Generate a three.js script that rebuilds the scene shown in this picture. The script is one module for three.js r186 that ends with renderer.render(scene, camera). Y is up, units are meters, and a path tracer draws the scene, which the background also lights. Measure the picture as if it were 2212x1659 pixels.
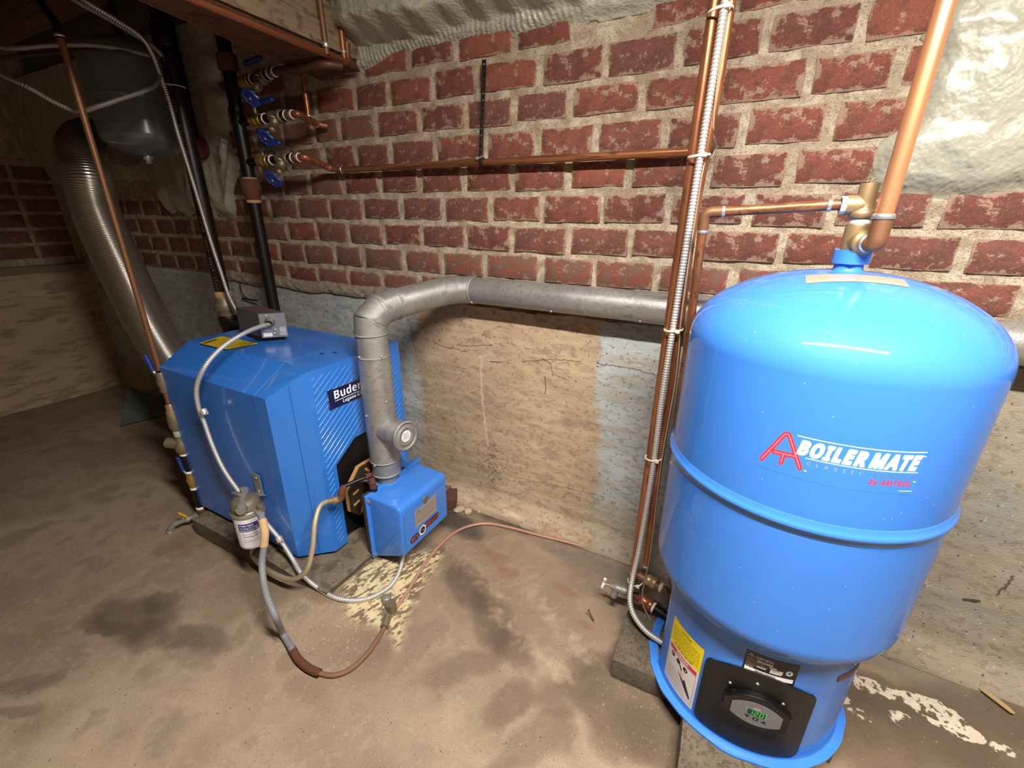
import * as THREE from 'three';
import { mergeGeometries, mergeVertices, toCreasedNormals } from 'three/addons/utils/BufferGeometryUtils.js';
import { RoundedBoxGeometry } from 'three/addons/geometries/RoundedBoxGeometry.js';
import { RectAreaLightUniformsLib } from 'three/addons/lights/RectAreaLightUniformsLib.js';
import { Brush, Evaluator, SUBTRACTION, ADDITION } from 'three-bvh-csg';

// ------------------------------------------------------------------ camera, light, exposure
// World: the brick wall is the plane z = 0 (room at z > 0), x runs along it to the right, y is up, the floor is y = 0.
const FOCAL = 960, CX = 1106, CY = 829.5;                         // of the 2212 x 1659 photograph
const EYE = new THREE.Vector3(0, 1.35, 1.55), PITCH = 21.2, YAW = 28.3, ROLL = 0.3;
const rad = Math.PI / 180;
const scene = new THREE.Scene();
scene.background = new THREE.Color(0x000000);
const camera = new THREE.PerspectiveCamera(2 * Math.atan(CY / FOCAL) / rad, 2212 / 1659, 0.02, 30);
camera.position.copy(EYE);
camera.rotation.set(-PITCH * rad, YAW * rad, ROLL * rad, 'YXZ');
camera.updateMatrixWorld();
const renderer = new THREE.WebGLRenderer({ antialias: true });
renderer.toneMapping = THREE.LinearToneMapping;
renderer.toneMappingExposure = 1.0;
renderer.shadowMap.enabled = true;
RectAreaLightUniformsLib.init();
// the long tube fixture under the joists, read from its reflection on the water heater's dome
const TUBE = { x: 0.275, y: 2.2, z: 1.32, len: 1.19 };
for (const [tilt, power] of [[16, 1], [-16, 1]]) {
  const l = new THREE.RectAreaLight(new THREE.Color(1.0, 0.955, 0.89), 465 * power, TUBE.len, 0.035);
  l.position.set(TUBE.x, TUBE.y - 0.034, TUBE.z - Math.sign(tilt) * 0.014);
  l.lookAt(TUBE.x, TUBE.y - 0.034 - Math.cos(tilt * rad), TUBE.z - 0.014 * Math.sign(tilt) - Math.sin(tilt * rad));
  scene.add(l);
}

// ------------------------------------------------------------------ helpers
const V = (x, y, z) => new THREE.Vector3(x, y, z);
const camR = V(1, 0, 0).applyQuaternion(camera.quaternion), camU = V(0, 1, 0).applyQuaternion(camera.quaternion), camF = V(0, 0, -1).applyQuaternion(camera.quaternion);
const ray = (px, py) => camF.clone().multiplyScalar(FOCAL).addScaledVector(camR, px - CX).addScaledVector(camU, CY - py).normalize();
// the point a photograph pixel shows on a plane z = .., y = .. or x = ..
const onZ = (px, py, z = 0) => { const d = ray(px, py); return EYE.clone().addScaledVector(d, (z - EYE.z) / d.z); };
const onY = (px, py, y = 0) => { const d = ray(px, py); return EYE.clone().addScaledVector(d, (y - EYE.y) / d.y); };
const onX = (px, py, x) => { const d = ray(px, py); return EYE.clone().addScaledVector(d, (x - EYE.x) / d.x); };
const wallX = (px, y, z = 0) => { const k = (px - CX) / FOCAL; const q = camR.clone().addScaledVector(camF, -k); return EYE.x - ((y - EYE.y) * q.y + (z - EYE.z) * q.z) / q.x; };

let seedState = 7;
const seed = (s) => { seedState = s | 0; };
const rnd = () => { seedState = (seedState + 0x6d2b79f5) | 0; let t = Math.imul(seedState ^ (seedState >>> 15), 1 | seedState); t = (t + Math.imul(t ^ (t >>> 7), 61 | t)) ^ t; return ((t ^ (t >>> 14)) >>> 0) / 4294967296; };
const rr = (a, b) => a + (b - a) * rnd();
const clamp = (v, a = 0, b = 1) => Math.min(b, Math.max(a, v));
const sm = (a, b, v) => { const t = clamp((v - a) / (b - a)); return t * t * (3 - 2 * t); };
const mix = (a, b, t) => a + (b - a) * t;
const hash = (x, y, s = 0) => { let h = Math.imul(x | 0, 374761393) + Math.imul(y | 0, 668265263) + Math.imul(s | 0, 2147483647 ^ 0x5bd1e995); h = Math.imul(h ^ (h >>> 13), 1274126177); return ((h ^ (h >>> 16)) >>> 0) / 4294967296; };
function noise(x, y, s = 0) {                                     // value noise 0..1
  const xi = Math.floor(x), yi = Math.floor(y), fx = x - xi, fy = y - yi, u = fx * fx * (3 - 2 * fx), v = fy * fy * (3 - 2 * fy);
  return mix(mix(hash(xi, yi, s), hash(xi + 1, yi, s), u), mix(hash(xi, yi + 1, s), hash(xi + 1, yi + 1, s), u), v);
}
function fbm(x, y, o = 4, s = 0) { let a = 0, w = 0.5, t = 0; for (let i = 0; i < o; i++) { a += w * noise(x, y, s + i * 17); t += w; x *= 2.03; y *= 2.03; w *= 0.5; } return a / t; }
const mixc = (a, b, t) => [mix(a[0], b[0], t), mix(a[1], b[1], t), mix(a[2], b[2], t)];

function pixelTexture(w, h, fn, srgb = true) {                    // fn(i, j) -> [r, g, b] in 0..255; row j = 0 is v = 0
  const data = new Uint8Array(w * h * 4);
  for (let j = 0, k = 0; j < h; j++) for (let i = 0; i < w; i++, k += 4) { const c = fn(i, j); data[k] = clamp(c[0], 0, 255); data[k + 1] = clamp(c[1], 0, 255); data[k + 2] = clamp(c[2], 0, 255); data[k + 3] = 255; }
  const t = new THREE.DataTexture(data, w, h); t.magFilter = THREE.LinearFilter; t.minFilter = THREE.LinearFilter; t.wrapS = t.wrapT = THREE.RepeatWrapping;
  if (srgb) t.colorSpace = THREE.SRGBColorSpace; t.needsUpdate = true; return t;
}
function canvasTexture(w, h, draw) {
  const c = document.createElement('canvas'); c.width = w; c.height = h; const g = c.getContext('2d'); draw(g, w, h);
  const t = new THREE.CanvasTexture(c); t.colorSpace = THREE.SRGBColorSpace; return t;
}
const std = (color, roughness = 0.8, metalness = 0, more = {}) => new THREE.MeshStandardMaterial({ color, roughness, metalness, side: THREE.DoubleSide, ...more });
const phys = (color, roughness = 0.5, metalness = 0, more = {}) => new THREE.MeshPhysicalMaterial({ color, roughness, metalness, side: THREE.DoubleSide, ...more });

const taken = new Map();
const numbered = (n) => { const k = taken.get(n) || 0; taken.set(n, k + 1); return k ? n + '_' + String(k).padStart(3, '0') : n; };
function prep(g) { g = g.index ? g.toNonIndexed() : g; for (const k of Object.keys(g.attributes)) if (!['position', 'normal', 'uv'].includes(k)) g.deleteAttribute(k); if (!g.attributes.normal) g.computeVertexNormals(); if (!g.attributes.uv) g.setAttribute('uv', new THREE.BufferAttribute(new Float32Array(g.attributes.position.count * 2), 2)); return g; }
const merge = (...gs) => { const l = gs.flat(9).map(prep); return l.length === 1 ? l[0] : mergeGeometries(l); };
function add(o, parent) { (parent || scene).add(o); o.castShadow = o.receiveShadow = true; return o; }
function part(name, geos, material, parent, label) {              // one mesh; numbered when top-level
  const m = new THREE.Mesh(Array.isArray(geos) ? merge(geos) : geos, material); m.name = parent ? name : numbered(name); add(m, parent);
  if (label) m.userData.label = label; return m;
}
function thing(name, label, category, group) { const o = new THREE.Group(); o.name = numbered(name); scene.add(o); o.userData = { label, category }; if (group) o.userData.group = group; return o; }
function tag(o, label, category, group) { o.userData.label = label; o.userData.category = category; if (group) o.userData.group = group; return o; }
function structure(o, label, category) { o.userData.kind = 'structure'; o.userData.label = label; o.userData.category = category; return o; }

const box = (x0, x1, y0, y1, z0, z1, r = 0) => (r ? new RoundedBoxGeometry(x1 - x0, y1 - y0, z1 - z0, 2, r) : new THREE.BoxGeometry(x1 - x0, y1 - y0, z1 - z0)).translate((x0 + x1) / 2, (y0 + y1) / 2, (z0 + z1) / 2);
const UP = V(0, 1, 0);
const orient = (g, a, d) => g.applyQuaternion(new THREE.Quaternion().setFromUnitVectors(UP, d.clone().normalize())).translate(a.x, a.y, a.z);
function rod(a, b, r, seg = 16, r2 = r) { const d = b.clone().sub(a); return orient(new THREE.CylinderGeometry(r2, r, d.length(), seg, 1).translate(0, d.length() / 2, 0), a, d); }
function turned(a, d, profile, seg = 20) { return orient(new THREE.LatheGeometry(profile.map(([r, t]) => new THREE.Vector2(Math.max(r, 1e-4), t)), seg), a, d); }   // profile [radius, distance along d from a]
function hexNut(a, d, r, h) { return orient(new THREE.CylinderGeometry(r, r, h, 6).translate(0, h / 2, 0), a, d); }
const curve = (pts, tension = 0.5) => new THREE.CatmullRomCurve3(pts, false, 'centripetal', tension);
function sweep(c, radius, rings, seg = 12) {                      // radius(t, metres along) or a number; capped, with uv in metres
  const len = c.getLength(), pos = [], nor = [], uv = [], idx = [];
  const fr = c.computeFrenetFrames(rings, false);
  for (let i = 0; i <= rings; i++) {
    const t = i / rings, p = c.getPointAt(t), R = typeof radius === 'number' ? radius : radius(t, t * len), N = fr.normals[i], B = fr.binormals[i];
    for (let j = 0; j <= seg; j++) { const a = j / seg * Math.PI * 2, x = Math.cos(a), y = Math.sin(a), n = V(N.x * x + B.x * y, N.y * x + B.y * y, N.z * x + B.z * y); pos.push(p.x + n.x * R, p.y + n.y * R, p.z + n.z * R); nor.push(n.x, n.y, n.z); uv.push(j / seg, t * len); }
  }
  for (let i = 0; i < rings; i++) for (let j = 0; j < seg; j++) { const a = i * (seg + 1) + j, b = a + seg + 1; idx.push(a, a + 1, b, b, a + 1, b + 1); }
  for (const i of [0, rings]) { const p = c.getPointAt(i / rings), k = pos.length / 3, T = fr.tangents[i].clone().multiplyScalar(i ? 1 : -1); pos.push(p.x, p.y, p.z); nor.push(T.x, T.y, T.z); uv.push(0.5, i ? len : 0); for (let j = 0; j < seg; j++) { const a = i * (seg + 1) + j; i ? idx.push(a, a + 1, k) : idx.push(a + 1, a, k); } }
  const g = new THREE.BufferGeometry(); g.setAttribute('position', new THREE.Float32BufferAttribute(pos, 3)); g.setAttribute('normal', new THREE.Float32BufferAttribute(nor, 3)); g.setAttribute('uv', new THREE.Float32BufferAttribute(uv, 2)); g.setIndex(idx);
  if (typeof radius !== 'number') { g.computeVertexNormals(); } return g;
}
const tube = (pts, r, per = 60, seg = 12) => { const c = curve(pts); return sweep(c, r, Math.max(6, Math.ceil(c.getLength() * per)), seg); };
function pipePath(pts, bend) {                                    // straight runs with rounded corners
  const cp = new THREE.CurvePath(), n = pts.length; let last = pts[0];
  for (let i = 1; i < n - 1; i++) {
    const a = pts[i].clone().sub(pts[i - 1]).normalize(), b = pts[i + 1].clone().sub(pts[i]).normalize(), k = Math.min(bend, pts[i].distanceTo(pts[i - 1]) * 0.49, pts[i].distanceTo(pts[i + 1]) * 0.49);
    const p = pts[i].clone().addScaledVector(a, -k), q = pts[i].clone().addScaledVector(b, k);
    cp.add(new THREE.LineCurve3(last, p)); cp.add(new THREE.QuadraticBezierCurve3(p, pts[i], q)); last = q;
  }
  cp.add(new THREE.LineCurve3(last, pts[n - 1])); return cp;
}
function bentPipe(pts, r, bend = 0.03, seg = 14) {                // sweep of pipePath: rings only where it bends
  const cp = pipePath(pts, bend), gs = [];
  for (const c of cp.curves) gs.push(c.isLineCurve3 ? rod(c.v1, c.v2, r, seg) : sweep(c, r, 8, seg));
  return merge(gs);
}
// armoured flexible conduit: a spiral of ridges
function flex(pts, r, pitch = 0.0062, depth = 0.0016, seg = 12) { const c = curve(pts), len = c.getLength(), n = Math.ceil(len / pitch * 4); return sweep(c, (t, s) => r - depth * (0.5 + 0.5 * Math.cos(s / pitch * Math.PI * 2)), n, seg); }
function planeGrid(x0, x1, y0, y1, nx, ny, f) {                    // f(x, y) -> [x, y, z]; uv in metres
  const pos = [], uv = [], idx = [];
  for (let j = 0; j <= ny; j++) for (let i = 0; i <= nx; i++) { const x = mix(x0, x1, i / nx), y = mix(y0, y1, j / ny), p = f(x, y); pos.push(p[0], p[1], p[2]); uv.push((x - x0) / (x1 - x0), (y - y0) / (y1 - y0)); }
  for (let j = 0; j < ny; j++) for (let i = 0; i < nx; i++) { const a = j * (nx + 1) + i, b = a + nx + 1; idx.push(a, a + 1, b, b, a + 1, b + 1); }
  const g = new THREE.BufferGeometry(); g.setAttribute('position', new THREE.Float32BufferAttribute(pos, 3)); g.setAttribute('uv', new THREE.Float32BufferAttribute(uv, 2)); g.setIndex(idx); g.computeVertexNormals(); return g;
}
function facets(quads, crease = 0.5) {                             // flat polygons (lists of points) -> one geometry with uv from the polygon's own axes in metres
  const pos = [], uv = [];
  for (const q of quads) {
    const e = q[1].clone().sub(q[0]).normalize(), n = e.clone().cross(q[2].clone().sub(q[0])).normalize(), f = n.clone().cross(e);
    for (let i = 1; i < q.length - 1; i++) for (const p of [q[0], q[i], q[i + 1]]) { pos.push(p.x, p.y, p.z); const d = p.clone().sub(q[0]); uv.push(d.dot(e), d.dot(f)); }
  }
  const g = new THREE.BufferGeometry(); g.setAttribute('position', new THREE.Float32BufferAttribute(pos, 3)); g.setAttribute('uv', new THREE.Float32BufferAttribute(uv, 2)); g.computeVertexNormals(); return g;
}

// ------------------------------------------------------------------ common materials
const fineBump = pixelTexture(512, 512, (i, j) => { const v = 255 * (0.55 * noise(i / 3, j / 3, 5) + 0.3 * noise(i / 9, j / 9, 6) + 0.15 * hash(i, j, 3)); return [v, v, v]; }, false);
const bumpAt = (sx, sy) => { const t = fineBump.clone(); t.repeat.set(sx, sy); t.needsUpdate = true; return t; };
const copperMap = pixelTexture(128, 512, (i, j) => { const n = fbm(i / 22, j / 60, 4, 31), d = fbm(i / 9, j / 18, 3, 44); let c = mixc([188, 128, 88], [148, 98, 66], sm(0.35, 0.7, n)); c = mixc(c, [108, 74, 52], sm(0.62, 0.8, d) * 0.7); return c; });
const M = {
  copper: std(0xe6dad2, 0.38, 0.62, { map: copperMap }),
  copperDull: std(0x825a3e, 0.5, 0.5), copperBright: std(0xe3a274, 0.3, 0.7), solder: std(0xcfcdc6, 0.35, 0.8),
  brass: std(0xa58a64, 0.45, 0.55), brassOld: std(0x85775f, 0.48, 0.55), brassYellow: std(0xb8964a, 0.38, 0.7),
  blackIron: std(0x1d1714, 0.42, 0.45), rust: std(0x5c3424, 0.85, 0.15), rustPale: std(0xb28a66, 0.85, 0.05),
  galv: std(0xffffff, 0.34, 0.6), steel: std(0xc4c2be, 0.32, 0.8), steelDull: std(0x96928a, 0.5, 0.5), zinc: std(0xd6d2cc, 0.36, 0.6),
  white: std(0xdedbd6, 0.6), tape: std(0xe6e3dc, 0.7), black: std(0x0c0c0d, 0.5), blackGloss: std(0x0b0b0c, 0.3), gasket: std(0x3a3531, 0.8, 0.2),
  handleBlue: phys(0x183684, 0.35, 0, { clearcoat: 0.4 }), zip: std(0xd9cfb4, 0.5), grey: phys(0x666c6e, 0.28, 0.1, { clearcoat: 0.6, clearcoatRoughness: 0.15 }),
  dirt: std(0x4a4036, 0.95),
};
M.galv.map = pixelTexture(256, 512, (i, j) => { const n = fbm(i / 40, j / 60, 4, 33), q = noise(i / 7, j / 7, 36), s = hash(i, j, 37); let c = mixc([150, 148, 144], [182, 179, 173], n); c = mixc(c, [128, 130, 136], sm(0.6, 0.8, q) * 0.35); return s > 0.995 ? [96, 90, 82] : c; });
M.galv.bumpMap = bumpAt(3, 6); M.galv.bumpScale = 0.0004;

// ------------------------------------------------------------------ back wall: concrete footing wall below, brick above
const X0 = -4.6, X1 = 2.2, BED0 = 0.992, COURSE = 0.105;
const wallBack = new THREE.Group(); wallBack.name = 'wall_back'; scene.add(wallBack);
structure(wallBack, 'old red brick wall standing on a board-formed concrete base, partly painted pale blue', 'wall');
part('wall_core', box(X0 - 0.2, X1 + 0.2, -0.1, 2.75, -0.3, -0.02), std(0x6f6253, 0.95), wallBack);

const paintEdgeL = onZ(914, 880).x, paintEdgeR = onZ(1288, 900).x;
function concreteColour(x, y) {
  const n1 = fbm(x * 3, y * 5, 4, 1), n2 = fbm(x * 14, y * 30, 4, 2), n3 = fbm(x * 60, y * 110, 3, 3), drag = fbm(x * 5, y * 60, 3, 4);
  let c = mixc([166, 143, 116], [196, 170, 140], sm(0.3, 0.7, n1 * 0.5 + n2 * 0.3 + drag * 0.2));
  c = mixc(c, [130, 110, 90], sm(0.56, 0.74, n2) * 0.4);
  // pale blue paint, thin and worn, left of one ragged edge and right of another
  const wob = (fbm(x * 9, y * 9, 4, 9) - 0.5) * 0.09 + (fbm(x * 60, y * 40, 2, 10) - 0.5) * 0.03;
  const inL = sm(0.03, -0.03, x - paintEdgeL + wob + (y - 0.6) * 0.02), inR = sm(-0.02, 0.02, x - paintEdgeR - wob * 0.6 + (y - 0.7) * 0.06);
  const blue = mixc([164, 172, 173], [190, 196, 196], n1 * 0.6 + n2 * 0.4);
  let cover = Math.max(inL * 0.95, inR) * (0.62 + 0.38 * sm(0.35, 0.6, n2 * 0.6 + drag * 0.4));
  cover *= mix(0.35, 1, sm(0.05, 0.34, y + (n1 - 0.5) * 0.3));                        // worn off in patches towards the foot
  if (x > 0.45) cover *= 0.55 + 0.45 * sm(0.42, 0.58, n1);
  c = mixc(c, x > 0.45 ? mixc(blue, [140, 141, 130], 0.75) : blue, clamp(cover)); if (x > 0.45) c = mixc(c, [138, 130, 114], 0.45);
  if (x < -1.3) c = mixc(c, [110, 106, 100], sm(0.45, 0.75, n2) * 0.3);
  // pits and grit
  const pit = hash(Math.floor(x * 260), Math.floor(y * 260), 12);
  if (pit > 0.9965) c = mixc(c, [52, 42, 34], 0.75); else if (pit < 0.006) c = mixc(c, [214, 202, 182], 0.6);
  c = mixc(c, [104, 88, 72], sm(0.6, 0.72, n3) * 0.3);
  return c;
}
const polyline = (g, pts, w, style) => { g.strokeStyle = style; g.lineWidth = w; g.lineCap = 'round'; g.lineJoin = 'round'; g.beginPath(); pts.forEach((p, i) => (i ? g.lineTo(p[0], p[1]) : g.moveTo(p[0], p[1]))); g.stroke(); };
function jag(a, b, n, amp) { const out = []; for (let i = 0; i <= n; i++) { const t = i / n; out.push([mix(a[0], b[0], t) + (i && i < n ? rr(-amp, amp) : 0), mix(a[1], b[1], t) + (i && i < n ? rr(-amp, amp) : 0)]); } return out; }
function worldCanvas(w, h, x0, x1, y0, y1, colour, marks) {
  return canvasTexture(w, h, (g) => {
    const im = g.createImageData(w, h), d = im.data;
    for (let j = 0, k = 0; j < h; j++) for (let i = 0; i < w; i++, k += 4) { const c = colour(mix(x0, x1, (i + 0.5) / w), mix(y1, y0, (j + 0.5) / h)); d[k] = clamp(c[0], 0, 255); d[k + 1] = clamp(c[1], 0, 255); d[k + 2] = clamp(c[2], 0, 255); d[k + 3] = 255; }
    g.putImageData(im, 0, 0);
    if (marks) marks(g, (x, y) => [(x - x0) / (x1 - x0) * w, (y1 - y) / (y1 - y0) * h], w / (x1 - x0));
  });
}
seed(11);
const wallMarks = (g, at, k) => {
  const px = (a, b) => { const p = onZ(a, b); return at(p.x, p.y); };
  const crack = (list, w = 1.4, style = 'rgba(48,38,30,.75)') => { for (let i = 0; i + 1 < list.length; i++) polyline(g, jag(px(...list[i]), px(...list[i + 1]), 9, 2.2), w, style); };
  crack([[990, 745], [1030, 747], [1075, 742]]); crack([[1130, 780], [1165, 778], [1195, 775], [1255, 780]]); crack([[1172, 772], [1190, 785], [1196, 808], [1230, 822]], 1.2);
  crack([[1178, 812], [1180, 850]], 1.6); crack([[1290, 785], [1330, 790], [1380, 798], [1425, 812]]); crack([[940, 740], [960, 748], [1010, 760]], 1.2);
  crack([[900, 760], [890, 700]], 1.1); crack([[1060, 780], [1085, 782]], 2.2); crack([[930, 1020], [1010, 1040], [1100, 1060]], 1.0, 'rgba(60,48,38,.5)');
  crack([[1100, 1025], [1200, 1045], [1290, 1065]], 1.2, 'rgba(60,48,38,.5)'); crack([[870, 935], [900, 940], [925, 960]], 1.5);
  crack([[2150, 1280], [2175, 1255], [2185, 1240]], 3, 'rgba(60,52,44,.7)'); crack([[2080, 1290], [2110, 1292]], 6, 'rgba(40,34,30,.7)');
  for (const [a, b] of [[[1055, 730], [1072, 745]], [[1035, 770], [1065, 764]], [[1040, 768], [1043, 850]], [[1043, 850], [1048, 900]], [[1048, 900], [1056, 960]]]) for (let q = 0; q < 3; q++) polyline(g, jag(px(...a), px(...b), 12, 3.5), rr(2, 6), 'rgba(206,190,172,.45)');
  for (let q = 0; q < 150; q++) { const p = px(1065 + (rnd() + rnd() - 1) * 42, 1005 + (rnd() + rnd() - 1) * 50); g.fillStyle = `rgba(46,40,38,${rr(0.2, 0.6)})`; g.beginPath(); g.arc(p[0], p[1], rr(0.6, 2.6), 0, 7); g.fill(); }
  for (let q = 0; q < 90; q++) { const p = px(rr(880, 1290), rr(690, 1080)); g.fillStyle = rnd() > 0.5 ? 'rgba(220,208,190,.5)' : 'rgba(56,44,34,.55)'; g.beginPath(); g.ellipse(p[0], p[1], rr(0.6, 2.4), rr(0.6, 1.8), rr(0, 3), 0, 7); g.fill(); }
  for (let q = 0; q < 70; q++) { const p = px(rr(950, 1420), 0); const x = p[0]; const y = at(0, rr(0.02, 0.16))[1]; g.fillStyle = `rgba(206,192,168,${rr(0.1, 0.35)})`; g.beginPath(); g.ellipse(x, y, rr(8, 40), rr(3, 9), rr(-0.2, 0.2), 0, 7); g.fill(); }
};
const XA = -2.75, XB = 0.95;
const boardStep = (y) => { const b = [0.17, 0.33, 0.47, 0.6, 0.72, 0.85]; let s = 0; for (const q of b) s += sm(-0.004, 0.004, y - q) * ((q * 977) % 1 - 0.5) * 0.005; return s; };
const concreteZ = (x, y) => 0.012 + boardStep(y + (noise(x * 2, 1, 7) - 0.5) * 0.03) + (fbm(x * 6, y * 9, 3, 20) - 0.5) * 0.01 + (fbm(x * 18, y * 90, 2, 21) - 0.5) * 0.004 + 0.05 * Math.pow(sm(0.13, 0, y + (noise(x * 7, 3, 8) - 0.5) * 0.03), 1.5);
const footMap = worldCanvas(2048, 600, XA, XB, 0, 1.005, concreteColour, wallMarks);
const footMat = std(0xffffff, 0.92, 0, { map: footMap, bumpMap: bumpAt(12, 5), bumpScale: 0.0016 });
part('concrete_base', planeGrid(XA, XB, 0, 1.005, 300, 90, (x, y) => [x, y - (y > 0.99 ? 0.02 * noise(x * 14, 4, 8) : 0), y > 1.0 ? -0.02 : concreteZ(x, y)]), footMat, wallBack);
const footMap2 = worldCanvas(512, 256, X0, XA, 0, 1.005, concreteColour);
part('concrete_base', planeGrid(X0, XA, 0, 1.005, 90, 50, (x, y) => [x, y, y > 1.0 ? -0.02 : concreteZ(x, y)]), std(0xffffff, 0.92, 0, { map: footMap2, bumpMap: bumpAt(7, 4), bumpScale: 0.0025 }), wallBack);
part('concrete_base', planeGrid(XB, X1, 0, 1.005, 60, 50, (x, y) => [x, y, y > 1.0 ? -0.02 : concreteZ(x, y)]), std(0xffffff, 0.92, 0, { map: worldCanvas(512, 256, XB, X1, 0, 1.005, concreteColour), bumpMap: bumpAt(6, 4), bumpScale: 0.0025 }), wallBack);

// mortar: a rough sheet that the bricks stand a few millimetres proud of
const mortarMap = pixelTexture(512, 512, (i, j) => { const n = fbm(i / 40, j / 40, 5, 51), g = hash(i, j, 52), q = fbm(i / 5, j / 5, 3, 53); let c = mixc([172, 154, 129], [202, 186, 162], sm(0.3, 0.7, n)); c = mixc(c, [120, 101, 79], sm(0.55, 0.75, q) * 0.5); return g > 0.985 ? [96, 80, 64] : c; });
const mortarTex = mortarMap.clone(); mortarTex.repeat.set(16, 3.2); mortarTex.needsUpdate = true;
const mortarMat = std(0xffffff, 0.95, 0, { map: mortarTex, bumpMap: bumpAt(40, 8), bumpScale: 0.003 });
const mortarZ = (x, y) => -0.002 + (fbm(x * 26, y * 32, 4, 60) - 0.5) * 0.014;
part('mortar', planeGrid(X0, X1, 0.975, 2.12, 620, 120, (x, y) => [x, y, y < 0.985 ? -0.03 : mortarZ(x, y)]), mortarMat, wallBack);
// the rough bed of mortar where the bricks sit on the concrete
part('mortar_bed', planeGrid(-2.75, -1.28, 0.955, 1.025, 260, 14, (x, y) => { const t = (y - 0.955) / 0.07; return [x, y + (noise(x * 9, 2, 70) - 0.5) * 0.02, 0.016 * Math.sin(Math.PI * clamp(t)) * (0.6 + 0.8 * noise(x * 30, y * 60, 71)) + 0.012 - 0.012 * t - (t < 0.02 || t > 0.98 ? 0.02 : 0)]; }), std(0xffffff, 0.95, 0, { map: (() => { const t = mortarMap.clone(); t.repeat.set(6, 0.4); t.needsUpdate = true; return t; })(), bumpMap: bumpAt(20, 2), bumpScale: 0.003 }), wallBack);

// bricks: a few shapes and faces, each brick its own mesh
seed(21);
function brickShape(k) {
  const nx = 4, ny = 2, P = (i, j, z, s = 1) => { const e = i === 0 || j === 0 || i === nx || j === ny; return [(i / nx - 0.5) * s + (hash(i, j, k) - 0.5) * 0.025, (j / ny - 0.5) * s + (hash(i, j, k + 9) - 0.5) * 0.05, z + (e ? -0.3 : 0) * 0.004 + (hash(i, j, k + 5) - 0.5) * 0.003]; };
  const pos = [], uv = [], idx = [], front = [];
  for (let j = 0; j <= ny; j++) for (let i = 0; i <= nx; i++) { const p = P(i, j, 0, 0.965); front.push(pos.length / 3); pos.push(...p); uv.push(i / nx, j / ny); }
  for (let j = 0; j < ny; j++) for (let i = 0; i < nx; i++) { const a = j * (nx + 1) + i, b = a + nx + 1; idx.push(a, a + 1, b, b, a + 1, b + 1); }
  const ring = []; for (let i = 0; i < nx; i++) ring.push([i, 0]); for (let j = 0; j < ny; j++) ring.push([nx, j]); for (let i = nx; i > 0; i--) ring.push([i, ny]); for (let j = ny; j > 0; j--) ring.push([0, j]);
  const base = pos.length / 3; for (const [i, j] of ring) { const f = front[j * (nx + 1) + i] * 3; pos.push(pos[f] * 1.035, pos[f + 1] * 1.05, -0.014); uv.push(i / nx, j / ny); }
  ring.forEach(([i, j], n) => { const m = (n + 1) % ring.length, a = front[j * (nx + 1) + i], b = front[ring[m][1] * (nx + 1) + ring[m][0]]; idx.push(a, base + n, b, b, base + n, base + m); });
  const g = new THREE.BufferGeometry(); g.setAttribute('position', new THREE.Float32BufferAttribute(pos, 3)); g.setAttribute('uv', new THREE.Float32BufferAttribute(uv, 2)); g.setIndex(idx); g.computeVertexNormals(); return g;
}
const brickGeos = Array.from({ length: 7 }, (_, k) => brickShape(k * 31 + 3));
function brickFace(k, dull) {
  const red = [[132, 72, 57], [124, 67, 54], [142, 79, 61], [118, 65, 54], [128, 74, 61], [122, 72, 61]][k % 6], grey = [118, 94, 80];
  return pixelTexture(256, 128, (i, j) => {
    const u = i / 256, v = j / 128, n = fbm(i / 30, j / 30, 4, k * 7 + 80), f = fbm(i / 6, j / 6, 3, k * 7 + 81), s = fbm(i / 34 + k * 9, j / 30, 5, k * 7 + 82);
    let c = mixc(red, red.map((q) => q * 0.78), sm(0.35, 0.7, n) * 0.7); c = mixc(c, red.map((q) => q * 1.12 + 4), sm(0.58, 0.75, f) * 0.6);
    c = mixc(c, grey, dull * sm(0.2, 0.7, n));
    const edge = Math.min(u * 2, (1 - u) * 2, v, (1 - v)) * 2, smear = s * 0.75 + f * 0.25 + (k % 3 === 0 ? 0.05 : 0) + sm(0.34, 0, edge) * 0.14 + sm(0.1, 0, edge) * 0.14;
    c = mixc(c, [178, 160, 136], sm(0.61, 0.74, smear) * (0.7 - dull * 0.25));
    if (hash(i >> 1, j >> 1, k) > 0.985) c = mixc(c, hash(i, j, 2) > 0.5 ? [196, 176, 152] : [58, 34, 28], 0.7);
    return c;
  });
}
const brickMats = Array.from({ length: 9 }, (_, k) => std(0xffffff, 0.88, 0, { map: brickFace(k, k < 6 ? 0.15 : 0.8), bumpMap: bumpAt(1.2, 0.6), bumpScale: 0.002 }));
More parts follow.
